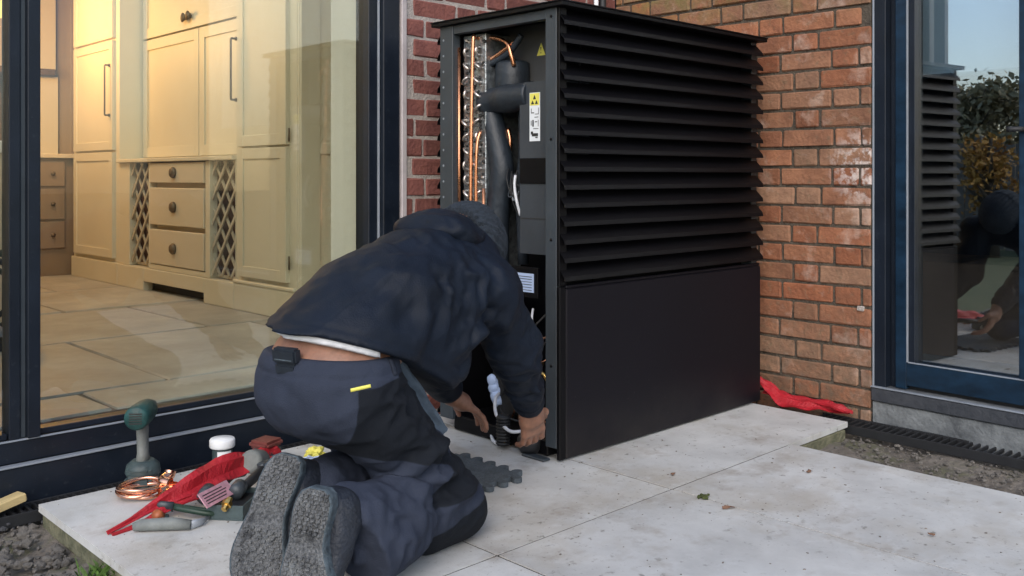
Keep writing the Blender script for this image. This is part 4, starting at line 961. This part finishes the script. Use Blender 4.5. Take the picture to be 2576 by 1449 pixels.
def near(v, c, r): return np.exp(-(np.linalg.norm(v - np.array(c), axis=1) / r) ** 2)
def to_obj(name, v, q, mats, parent=None, mi=None, **tags):
    me = bpy.data.meshes.new(name); me.from_pydata(v.tolist(), [], q.tolist())
    for m in mats: me.materials.append(X[m])
    me.polygons.foreach_set('use_smooth', np.ones(len(q), bool))
    if mi is not None: me.polygons.foreach_set('material_index', mi.astype(np.int32))
    me.update(); return link(name, me, parent, **tags)

def wrinkle(m, scale, strength, st):
    """cloth creases: ridged noise bump chained before the weave bump"""
    nt = m.node_tree; tc = nod(nt, 'ShaderNodeTexCoord'); mp = nod(nt, 'ShaderNodeMapping'); mp.inputs['Scale'].default_value = st; nt.links.new(tc.outputs['Object'], mp.inputs[0])
    w = nod(nt, 'ShaderNodeTexNoise'); w.inputs['Scale'].default_value = scale * .6; nt.links.new(mp.outputs[0], w.inputs['Vector'])
    ad = nod(nt, 'ShaderNodeVectorMath', operation='MULTIPLY_ADD'); ad.inputs[1].default_value = (.16, .16, .16); nt.links.new(w.outputs['Color'], ad.inputs[0]); nt.links.new(mp.outputs[0], ad.inputs[2])
    n = nod(nt, 'ShaderNodeTexNoise', noise_type='RIDGED_MULTIFRACTAL'); n.inputs['Scale'].default_value = scale; n.inputs['Detail'].default_value = 3; n.inputs['Roughness'].default_value = .45; nt.links.new(ad.outputs[0], n.inputs['Vector'])
    b = nod(nt, 'ShaderNodeBump'); b.inputs['Strength'].default_value = strength; b.inputs['Distance'].default_value = .018; nt.links.new(n.outputs['Fac'], b.inputs['Height'])
    old = [x for x in nt.nodes if x.type == 'BUMP' and x != b][0]; nt.links.new(b.outputs[0], old.inputs['Normal'])
X['skin'] = mat('skin', (.25, .125, .08), .5, var=.25, scale=30, bump=.1, bscale=200)
X['skin'].node_tree.nodes['Principled BSDF'].inputs['Subsurface Weight'].default_value = .08
X['jacket'] = mat('navy jacket cloth', (.0032, .0070, .0155), .62, spec=.25, var=.3, scale=7, bump=.25, bscale=300, rvar=.08)
wrinkle(X['jacket'], 9, .9, (1, 1, 1))
X['trouser'] = mat('slate work trousers', (.029, .036, .056), .88, spec=.2, var=.16, scale=6, bump=.3, bscale=350)
wrinkle(X['trouser'], 11, .8, (1, 1, 1))
X['trouserdk'] = mat('black reinforcement cloth', (.011, .013, .016), .8, var=.3, scale=9, bump=.3, bscale=300)
_m = X['trouser']; _a = nod(_m.node_tree, 'ShaderNodeAttribute', attribute_name='panel'); _r = nod(_m.node_tree, 'ShaderNodeMapRange'); _r.inputs[1].default_value = -.0015; _r.inputs[2].default_value = .0015
_m.node_tree.links.new(_a.outputs['Fac'], _r.inputs[0]); overlay(_m, (.0085, .0108, .0155), _r.outputs[0])
X['webbing'] = mat('grey blue webbing', (.06, .085, .115), .8, var=.2, scale=60)
X['beanie'] = mat('charcoal knit', (.024, .034, .048), .95, var=.45, scale=110, bump=1, bscale=260)
X['shirt'] = mat('white shirt cloth', (.62, .63, .66), .8, var=.05)
X['sole'] = mat('dusty grey rubber sole', (.035, .040, .046), .95, scale=150, bump=1, bscale=170, col2=(.19, .195, .20), detail=8)
f, pos = pos_noise(X['sole'], 16, .5, .68, 4); overlay(X['sole'], (.22, .235, .245), mul(X['sole'], f, .7)); f, pos = pos_noise(X['sole'], 22, .54, .66, 4); overlay(X['sole'], (.02, .022, .026), mul(X['sole'], f, .75))
X['boot'] = mat('dark boot leather', (.013, .017, .026), .6, var=.4, scale=22, bump=.4, bscale=120)
X['welt'] = mat('blue grey boot welt', (.055, .075, .09), .8, var=.5, scale=60, bump=.5)

LAT = V3(.2, -.98, 0)                                   # towards his right side
Pv = V3(-2.235, -.905, .425)
HR, HL = V3(-2.205, -.985, .395), V3(-2.235, -.835, .395)
KR, KL = V3(-1.925, -.985, .085), V3(-1.80, -.70, .105)
AR, AL = V3(-2.325, -1.075, .185), V3(-2.295, -.885, .20)
SR, SL = V3(-1.790, -.965, .605), V3(-1.70, -.62, .61)
ER, EL = V3(-1.675, -.935, .445), V3(-1.69, -.57, .38)
WR, WL = V3(-1.500, -.832, .236), V3(-1.525, -.50, .215)
SP = [V3(-2.225, -.902, .470), V3(-2.09, -.885, .565), V3(-1.92, -.855, .608), V3(-1.79, -.825, .632)]
NK, HD = V3(-1.715, -.80, .695), V3(-1.675, -.766, .714)
# --- body: one continuous mesh
B = Field((-2.5, -1.3, -.01), (-1.3, -.35, .9), .0052)
for a, b, ra, rb in zip(SP[:-1], SP[1:], (.108, .105, .115), (.105, .115, .10)): B.cap(a, b, ra, rb, .05, LAT, .72)
B.ell(Pv, (.125, .165, .115), None, .05)
for H_, K_, A_ in ((HR, KR, AR), (HL, KL, AL)):
    B.cap(H_, K_, .078, .055, .04); B.cap(K_, A_, .05, .038, .02); B.cap(A_, A_ + V3(-.07, -.02, -.12), .035, .03, .02)
for S_, E_, W_ in ((SR, ER, WR), (SL, EL, WL)):
    B.cap(S_, E_, .05, .042, .03); B.cap(E_, W_, .042, .029, .02); B.cap(SP[3], S_, .07, .052, .04)
B.cap(NK - V3(.05, .01, .02), HD, .058, .055, .03)
hax = V3(.80, .22, -.48)                                 # crown direction of the bowed head
fax = np.cross(hax, LAT); fax /= np.linalg.norm(fax)
fax = fax if fax[2] < 0 else -fax                        # face looks down
hax = hax / np.linalg.norm(hax)
B.ell(HD, (.108, .08, .094), hax, .02)
B.ell(HD + fax * .035 - hax * .05, (.07, .058, .055), hax, .03)            # jaw
B.cap(HD + fax * .092 - hax * .005, HD + fax * .108 - hax * .035, .008, .014, .012)   # nose
for sg in (1, -1):
    lt = LAT * sg; B.ell(HD + lt * .082 - hax * .02 + fax * .005, (.028, .009, .017), hax, .006)     # ears
    B.ell(HD + lt * .032 + fax * .084 + hax * .012, (.010, .016, .009), hax, .008)                # brows
    B.ell(HD + lt * .032 + fax * .082 - hax * .004, (.009, .012, .008), hax, .004)
B.ell(HD + fax * .09 - hax * .062, (.007, .024, .010), hax, .008)           # lips
def hand(Wp, dirn, pal, thumb_side, curl, spread=1.0):
    d = dirn / np.linalg.norm(dirn); n = pal - d * (pal @ d); n /= np.linalg.norm(n); s_ = np.cross(d, n) * thumb_side
    c0 = Wp + d * .03; B.cap(Wp, c0 + d * .02, .027, .030, .015, s_, .75)
    for k in range(4):
        off = s_ * (.030 - .020 * k); B.cap(c0 + off * .6, c0 + d * .068 + off, .014, .0115, .012)
        L_ = (.040, .045, .042, .032)[k]; p = c0 + d * .070 + off; dd = d.copy(); r = .0100
        for seg, (l, cu) in enumerate(((L_, curl * .7), (L_ * .68, curl * 1.1), (L_ * .55, curl * .8))):
            dd = dd * math.cos(cu) + np.cross(np.cross(d, n), dd) * math.sin(cu) * 1.0; dd /= np.linalg.norm(dd); q = p + dd * l + s_ * .002 * (1.5 - k) * spread
            B.cap(p, q, r, r - .0008, .003); p = q; r -= .0009
    p = c0 + s_ * .022 + d * .004; q = p + (s_ * .75 + d * .6 + n * .35) * .042; B.cap(p, q, .0145, .0115, .010)
    r2 = q + (d * .85 + n * .45 + s_ * .1) * .032; B.cap(q, r2, .0112, .0095, .004); B.cap(r2, r2 + (d * .8 + n * .6 - s_ * .2) * .024, .0095, .008, .003)
hand(WR, V3(.36, .24, -.90), V3(.3, .95, .1), 1, .42)
hand(WL, V3(.80, -.12, -.52), V3(.15, .1, -.95), 1, .30)
v, q = B.nets(); v = relax(v, q, 1, .3)
person = to_obj('person', v, q, ['skin'])
person['label'] = 'person kneeling in navy jacket and slate work trousers, reaching into the black unit'; person['category'] = 'person'
pchild = dict(parent=person)

# --- trousers
T = Field((-2.55, -1.32, -.006), (-1.62, -.5, .60), .0068)
T.ell(Pv + V3(-.0, 0, -.01), (.135, .150, .122), None, .05); T.cap(HR + V3(-.03, 0, .02), HL + V3(-.03, 0, .02), .104, .104, .05)
T.cap(Pv + V3(.01, 0, .03), Pv + V3(.02, 0, .13), .125, .122, .05, LAT, .76)
T.cap(HR, KR, .101, .076, .03); T.cap(HL, KL, .096, .076, .03)
T.cap(KR + V3(0, 0, .004), AR + V3(.07, .012, -.035), .078, .078, .018); T.cap(KL + V3(0, 0, .002), AL + V3(.05, 0, -.03), .085, .075, .022)
T.cap(AR + V3(.16, .03, -.08), AR + V3(.05, -.0, -.10), .09, .088, .03)          # cuff sagging to the floor
T.cap(KR + V3(.02, -.005, -.02), KR + V3(-.10, -.01, -.02), .062, .07, .02)
T.clip(lambda P: np.where(P[..., 2] > .25, P[..., 2] - (.499 - .03 * (P[..., 0] + 2.3)), -1))
ac = V3(-.86, -.20, -.32); T.clip(lambda P: np.where(P[..., 2] < .29, (P - (AR + V3(.02, 0, .0))) @ (ac / np.linalg.norm(ac)), -1))
T.clip(lambda P: .002 - P[..., 2])
v, q = T.nets(); v = relax(v, q, 2, .4); nn = vnormals(v, q)
thd = (KR - HR) / np.linalg.norm(KR - HR)
upz = np.clip((v[:, 2] - .03) / .05, 0, 1) * np.clip((.49 - v[:, 2]) / .03, 0, 1)
d = .0070 * aniso(v, (.55, -.55, .30), 5, 24, 3) * (near(v, (-2.03, -1.06, .28), .16) + .5 * near(v, (-2.2, -1.05, .40), .12))
d += .0055 * aniso(v, (.2, -.6, .5), 5, 21, 8) * near(v, (-2.2, -1.1, .12), .14) + .005 * aniso(v, (1, .2, .2), 5, 26, 9) * near(v, (-1.93, -1.03, .15), .1)
d += .0032 * aniso(v, (.5, -.8, .1), 6, 34, 52) * (near(v, (-2.03, -1.05, .27), .17) + near(v, (-2.15, -1.08, .13), .14))
d += .003 * vnoise(v * 16, 4) + .0012 * vnoise(v * 45, 6)
for k in range(6):
    o = HR + thd * (.16 + .045 * k); d += ridge(v, o + V3(-.11, -.10, -.03 + .01 * k), o + V3(.11, -.07, .05), .011, .010 * (1 if k % 2 else -.6))
for k in range(4):
    o = KR + V3(-.15 - .06 * k, -.08, .02); d += ridge(v, o + V3(.02, -.02, .08), o + V3(-.03, -.01, -.09), .015, .012 if k % 2 else -.009)
d += -.0022 * np.exp(-((v[:, 2] - .464) / .004) ** 2)
d += ridge(v, (-2.40, -.93, .40), (-2.31, -.95, .19), .014, -.008) + ridge(v, (-2.38, -1.0, .26), (-2.2, -1.08, .17), .02, .012)
v = v + nn * (1.7 * d * upz)[:, None]; v[:, 2] = np.maximum(v[:, 2], .0025)
fc = v[q].mean(1); dH = fc - HR; tl = dH @ thd; rad = dH - tl[:, None] * thd
side = rad @ V3(.25, -.95, .1)
def sgn(*c): return np.minimum.reduce(c)
zc_ = .448 + .12 * (v[:, 0] + 2.2); tv = (v - HR) @ thd
pk_ = sgn(v[:, 0] + 2.275, -1.985 - v[:, 0], -.955 - v[:, 1], zc_ - v[:, 2], v[:, 2] - .27 + .25 * (v[:, 0] + 2.2), .285 - tv)
kn_ = sgn((.085 + .25 * np.clip(v[:, 0] + 2.0, -.2, .2)) - v[:, 2], -.9 - v[:, 1], v[:, 0] + 2.2)
kf_ = sgn(tv - .27, v[:, 2] - .14, .235 - v[:, 2], -1.9 + .2 - v[:, 0])
pan = np.maximum.reduce([pk_, kn_, kf_]) + .002 * vnoise(v * 30, 31)
TV, TQ = v, q
tro = to_obj('trousers', v, q, ['trouser'], **pchild)
at = tro.data.attributes.new('panel', 'FLOAT', 'POINT'); at.data.foreach_set('value', pan.astype(np.float32))

# --- jacket
J = Field((-2.50, -1.18, .12), (-1.38, -.38, .90), .0066)
for a, b, ra, rb in zip(SP[:-1], SP[1:], (.136, .138, .136), (.138, .136, .112)): J.cap(a + V3(0, 0, .005), b + V3(0, 0, .005), ra, rb, .06, LAT, .76)
J.cap(SP[0] + V3(.02, 0, .03), SP[0] + V3(-.045, 0, -.02), .140, .145, .05, LAT, .78)
J.cap(SP[0] + V3(.14, .0, -.10), SP[1] + V3(.13, 0, -.10), .105, .115, .06, LAT, .72)     # front hanging from the belly
J.cap(SP[3], SR, .098, .074, .05); J.cap(SP[3], SL, .098, .074, .05)
J.cap(SR, ER, .076, .064, .03); J.cap(ER, WR + V3(-.012, -.004, .018), .064, .050, .022)
J.cap(SL, EL, .085, .078, .03); J.cap(EL, WL + V3(-.02, 0, .03), .074, .052, .022)
J.cap(NK - V3(.09, .01, .015), NK + V3(-.02, 0, -.0), .088, .078, .04, LAT, .85)
#J.cap(V3(-1.86, -.905, .790), V3(-1.83, -.80, .797), .036, .036, .03); J.cap(V3(-1.83, -.80, .797), V3(-1.74, -.74, .785), .036, .03, .025); #J.cap(V3(-1.86, -.905, .790), V3(-1.745, -.905, .735), .034, .03, .025)   # hood folded down

hemz = lambda P: .548 - .36 * np.maximum(P[..., 0] + 2.31, -.02) - .20 * np.maximum(P[..., 0] + 2.12, 0) + .02 * np.sin((P[..., 1]) * 22) * .25 + .04 * np.clip(P[..., 1] + .95, -.1, .1)
def jclip(P):
    z = hemz(P) - P[..., 2]; arm = ((P[..., 0] > -1.80) & (P[..., 2] < .52)) | (P[..., 0] > -1.74); return np.where(arm, -1, z)
J.clip(jclip)
wd_ = (WR - ER) / np.linalg.norm(WR - ER); J.clip(lambda P: np.where((P[..., 2] < .30) & (P[..., 1] < -.7), (P - WR - wd_ * .012) @ wd_, -1))
wl_ = (WL - EL) / np.linalg.norm(WL - EL); J.clip(lambda P: np.where((P[..., 2] < .30) & (P[..., 1] > -.7), (P - WL - wl_ * .005) @ wl_, -1))
v, q = J.nets(); v = relax(v, q, 2, .4); nn = vnormals(v, q)
fold = np.clip((v[:, 2] - hemz(v)) / .04, .15, 1)
d = .0022 * vnoise(v * 14, 2) + .0014 * vnoise(v * 34, 3) + .0026 * vnoise(v * np.array([7, 9, 7]), 12)
d += .0105 * aniso(v, (.25, -.3, .85), 4, 17, 21) * (near(v, (-1.95, -1.0, .56), .16) + .6 * near(v, (-1.85, -.98, .48), .1))
d += .0058 * aniso(v, (.6, -.75, -.1), 5, 22, 22) * (near(v, (-1.64, -.93, .42), .09) + .9 * near(v, (-1.56, -.88, .29), .08)) + .004 * aniso(v, (.2, -.9, .3), 5, 22, 25) * near(v, (-1.74, -.98, .57), .08)
d += .0034 * aniso(v, (.3, -.5, .8), 7, 34, 51) * (near(v, (-1.92, -1.0, .54), .17) + near(v, (-1.66, -.95, .45), .12))
d += .005 * aniso(v, (.8, -.15, .5), 3, 13, 23) * near(v, (-2.16, -.98, .60), .16) + .003 * aniso(v, (.1, 1, 0), 4, 16, 27) * near(v, (-1.95, -.85, .78), .18)
for a_, b_, w_, h_ in (((-1.80, -1.03, .60), (-2.02, -1.0, .62), .02, .010), ((-1.82, -1.03, .56), (-2.06, -1.03, .56), .016, -.010), ((-1.83, -1.02, .55), (-1.98, -1.05, .48), .018, .012), ((-1.86, -1.0, .52), (-1.95, -1.03, .44), .014, -.010),
                       ((-1.86, -.965, .775), (-1.72, -.96, .735), .010, -.012), ((-1.90, -.88, .775), (-1.87, -.95, .765), .010, -.012), ((-1.89, -.83, .775), (-1.86, -.74, .77), .010, -.010),
                       ((-1.70, -1.0, .54), (-1.62, -.99, .44), .014, .009), ((-1.66, -.99, .40), (-1.60, -.94, .38), .013, .009), ((-1.63, -.98, .36), (-1.57, -.90, .34), .012, -.008), ((-1.60, -.96, .31), (-1.54, -.88, .30), .012, .009)):
    d += ridge(v, a_, b_, w_, h_)
hd_ = v[:, 2] - hemz(v); cz_ = (v - WR) @ wd_
d2_ = -.003 * np.exp(-((hd_ - .026) / .0045) ** 2) * (v[:, 0] < -1.9) - .0035 * np.exp(-((cz_ + .035) / .005) ** 2) * (v[:, 1] < -.72) * (v[:, 2] < .36)
yk_ = np.abs((v - V3(-1.93, -.9, 0)) @ V3(.98, .2, 0)); d2_ += -.0022 * np.exp(-(yk_ / .004) ** 2) * (v[:, 2] > .62)
v = v + nn * (2.1 * d * fold + d2_)[:, None]
JV, JQ = v, q
to_obj('jacket', v, q, ['jacket'], **pchild)

Hd = Field((-2.02, -1.08, .62), (-1.60, -.60, .90), .0062)
Hd.ell((-1.885, -.845, .765), (.052, .112, .040), (.95, .2, .16), .012); Hd.ell((-1.83, -.815, .772), (.066, .104, .038), (.95, .2, .02), .016); Hd.cap((-1.84, -.925, .742), (-1.75, -.875, .728), .034, .030, .02); Hd.cap((-1.83, -.72, .757), (-1.73, -.69, .735), .034, .03, .02)
v, q = Hd.nets(); v = relax(v, q, 2, .4); nn = vnormals(v, q)
d = .006 * aniso(v, (.2, -.98, .1), 4, 20, 41) + .002 * vnoise(v * 30, 9) + ridge(v, (-1.89, -.95, .775), (-1.87, -.74, .79), .012, -.009)
to_obj('hood', v + nn * d[:, None], q, ['jacket'], **pchild)
# --- shirt peeping out under the hem, waistband pieces
S = Field((-2.48, -1.15, .48), (-1.95, -.65, .62), .006)
S.cap(SP[0] + V3(.0, 0, .03), SP[0] + V3(-.01, 0, -.02), .130, .132, .04, LAT, .76); S.clip(lambda P: np.maximum(hemz(P) - .014 + .05 * np.maximum(P[..., 0] + 2.30, 0) * 0 - P[..., 2], P[..., 2] - hemz(P) - .03))
S.clip(lambda P: P[..., 0] + 2.262 + .35 * (P[..., 1] + .9))
v, q = S.nets(); to_obj('shirt', relax(v, q, 2, .4), q, ['shirt'], **pchild)
# --- beanie
N = Field((-1.80, -.92, .54), (-1.44, -.60, .86), .005)
N.ell(HD + hax * .002, (.128, .098, .110), hax, .01); N.clip(lambda P: -((P - HD) @ hax) - .060 + .75 * ((P - HD) @ fax))
v, q = N.nets(); v = relax(v, q, 1, .4); nn = vnormals(v, q); rel = v - HD
u_ = rel @ LAT; w_ = rel @ fax; ang = np.arctan2(u_, w_); hgt = rel @ hax
v = v + nn * (.0028 * np.sin(ang * 30) * np.clip((.10 - hgt) / .05, 0, 1) + .0012 * vnoise(v * 150, 3) + np.where((hgt < -.018), .004, 0))[:, None]
to_obj('beanie', v, q, ['beanie'], **pchild)
# belt pouch, loop, strap, tag: small cloth pieces laid on the clothes
from mathutils.bvhtree import BVHTree
bvh = BVHTree.FromPolygons(TV.tolist(), TQ.tolist())
def decal(name, m, path, width, nrm, th=.004, nw=5, n=14):
    """a strip of cloth laid on the clothes along path, pressed on along -nrm"""
    path = [Vector(p) for p in path]; P_ = arc(path, 6) if len(path) > 2 else [path[0].lerp(path[1], i / n) for i in range(n + 1)]; nv = Vector(nrm).normalized(); b = MB(); top, bot = {}, {}
    for i, p in enumerate(P_):
        t = (P_[min(i + 1, len(P_) - 1)] - P_[max(i - 1, 0)]).normalized(); s = t.cross(nv).normalized()
        for j in range(nw + 1):
            c = p + s * width * (j / nw - .5); hit = bvh.ray_cast(c + nv * .15, -nv)[0] or c
            e = th * (.55 if j in (0, nw) or i in (0, len(P_) - 1) else 1)
            top[i, j] = b.bm.verts.new(hit + nv * e); bot[i, j] = b.bm.verts.new(hit - nv * .004)
    L_ = len(P_)
    for i in range(L_ - 1):
        for j in range(nw):
            f = b.bm.faces.new([top[i, j], top[i + 1, j], top[i + 1, j + 1], top[i, j + 1]]); f.smooth = True; b.bm.faces.new([bot[i, j + 1], bot[i + 1, j + 1], bot[i + 1, j], bot[i, j]])
        b.bm.faces.new([top[i, 0], bot[i, 0], bot[i + 1, 0], top[i + 1, 0]]); b.bm.faces.new([top[i, nw], top[i + 1, nw], bot[i + 1, nw], bot[i, nw]])
    for j in range(nw):
        b.bm.faces.new([top[0, j], top[0, j + 1], bot[0, j + 1], bot[0, j]]); b.bm.faces.new([top[L_ - 1, j + 1], top[L_ - 1, j], bot[L_ - 1, j], bot[L_ - 1, j + 1]])
    return b.build(name, m, person)
X['pouch'] = mat('black pouch', (.009, .014, .022), .6, var=.4, scale=30)
Mp = Matrix.Translation((-2.362, -.934, .498)) @ Matrix.Rotation(math.radians(-72), 4, 'Z') @ Matrix.Rotation(math.radians(6), 4, 'X')
b = MB(Mp); b.box(-.034, .034, -.010, .014, -.008, .026, .005, 2); b.box(-.030, .030, -.008, .014, -.034, -.009, .005, 2); b.build('belt_pouch', 'pouch', person)
b = MB(Mp); b.box(-.024, .024, -.0112, -.009, .0, .003, .0005); b.build('pouch_trim', 'welt', person)
decal('pocket_tag', 'yellow', [(-2.275, -1.04, .434), (-2.235, -1.055, .440)], .0075, (-.35, -.9, .2), .003, 2)
decal('belt_loop', 'trouser', [(-2.175, -1.03, .498), (-2.168, -1.035, .455)], .016, (-.1, -.95, .1), .006, 3)
ribbon('knee_strap', [(-2.14, -1.03, .480), (-2.10, -1.01, .452), (-2.035, -.985, .385), (-1.975, -.965, .315), (-1.93, -.96, .262)], [.030, .030, .030, .030, .026], m='webbing', lay=(-.45, -.70, .55), th=.004, parent=person)
# --- boots
def boot(name_c, heel, toe, nrm, ankle, width, label=None):
    t = Vector(toe - heel); Lb = t.length; t.normalize(); n = Vector(nrm); n = (n - t * n.dot(t)).normalized(); s = t.cross(n).normalized()
    prof = [(0, .30), (.03, .52), (.10, .66), (.20, .70), (.32, .66), (.44, .66), (.58, .82), (.70, .97), (.78, 1.0), (.87, .93), (.94, .74), (.985, .44), (1, .2)]
    us = np.linspace(0, 1, 30); ws = np.interp(us, [p[0] for p in prof], [p[1] for p in prof]); bend = .012 * np.sin(us * math.pi * 1.2)
    def ring(scale, depth, shrink=0):
        Lr = [Vector(heel) + t * (Lb * (shrink + u * (1 - 2 * shrink))) + s * (bend[i] + ws[i] * width / 2 * scale) + n * depth for i, u in enumerate(us)]
        Rr = [Vector(heel) + t * (Lb * (shrink + u * (1 - 2 * shrink))) + s * (bend[i] - ws[i] * width / 2 * scale) + n * depth for i, u in enumerate(us)]
        return Lr + Rr[::-1]
    bt_ = thing_part = None
    b = MB(); cols = [ring(1.0, -.030), ring(1.03, -.012), ring(1.02, -.002), ring(.95, .0, .008)]
    R_ = [[b.bm.verts.new(p) for p in c] for c in cols]; m_ = len(R_[0])
    for i in range(len(R_) - 1):
        for k in range(m_):
            f = b.bm.faces.new([R_[i][k], R_[i][(k + 1) % m_], R_[i + 1][(k + 1) % m_], R_[i + 1][k]]); f.material_index = 1; f.smooth = True
    h_ = m_ // 2
    G_ = {}
    nn_ = 12
    for i in range(h_):
        a_, c_ = R_[-1][i], R_[-1][m_ - 1 - i]
        for j in range(nn_ + 1):
            if j == 0: G_[i, j] = a_
            elif j == nn_: G_[i, j] = c_
            else:
                p = a_.co.lerp(c_.co, j / nn_); arch = -.006 * math.exp(-((i / h_ - .42) / .10) ** 2) * math.sin(math.pi * j / nn_)
                G_[i, j] = b.bm.verts.new(p + n * (arch + random.uniform(-.0014, .0014)))
    for i in range(h_ - 1):
        for j in range(nn_): f = b.bm.faces.new([G_[i, j], G_[i, j + 1], G_[i + 1, j + 1], G_[i + 1, j]]); f.smooth = True
    sole = b.build('sole', ['sole', 'welt'], None)
    lugs = MB()
    for i in range(1, h_ - 1):
        if .36 < us[i] < .52: continue
        for j in range(1, nn_, 2):
            p = (G_c := Vector(heel) + t * (Lb * (.008 + us[i] * .984)) + s * (bend[i] + ws[i] * width / 2 * .93 * (1 - 2 * (j + (.5 if i % 2 else 0)) / nn_)))
            w0 = width * .034 * (.8 + .4 * random.random()); l0 = .0042
            q_ = [lugs.bm.verts.new(p + s * a + t * c + n * e) for e in (-.002, .0034) for a, c in ((-w0, -l0), (w0, -l0 * .3), (w0, l0), (-w0, l0 * .3))]
            for fc_ in ((4, 5, 6, 7), (0, 1, 5, 4), (1, 2, 6, 5), (2, 3, 7, 6), (3, 0, 4, 7)): lugs.bm.faces.new([q_[k] for k in fc_])
    F_ = Field(np.minimum(np.minimum(heel, toe), ankle) - .14, np.maximum(np.maximum(heel, toe), ankle) + .14, .006)
    N_ = np.array(n); T_ = np.array(t); S_ = np.array(s); H_ = np.array(heel)
    F_.cap(H_ + T_ * .055 - N_ * .065, H_ + T_ * .13 - N_ * .068, .044, .044, .02, S_, .9); F_.cap(H_ + T_ * .10 - N_ * .058, H_ + T_ * (Lb - .085) - N_ * .052, .042, .036, .03, S_, .72)
    F_.ell(H_ + T_ * (Lb - .07) - N_ * .046, (.055, .046, .03), T_, .03); F_.cap(H_ + T_ * .07 - N_ * .07, ankle + (ankle - (H_ + T_ * .06 - N_ * .06)) * .25, .048, .055, .03)
    F_.clip(lambda P: (P - H_) @ N_ + .026)
    F_.clip(lambda P: .002 - P[..., 2])
    v, q = F_.nets(); v = relax(v, q, 2, .4); nn2 = vnormals(v, q); v = v + nn2 * (.0025 * vnoise(v * 40, 7))[:, None]
    up_ = to_obj('boot', v, q, ['boot'], person)
    sole.parent = up_; lugs.build('tread_lugs', 'sole', up_, kind='stuff')
    return up_
boot('l', V3(-2.352, -.930, .287), V3(-2.455, -.935, .004), V3(-.80, -.55, .25), AL, .128)
boot('r', V3(-2.392, -1.105, .262), V3(-2.425, -1.105, .004), V3(-.86, -.42, .28), AR, .125)
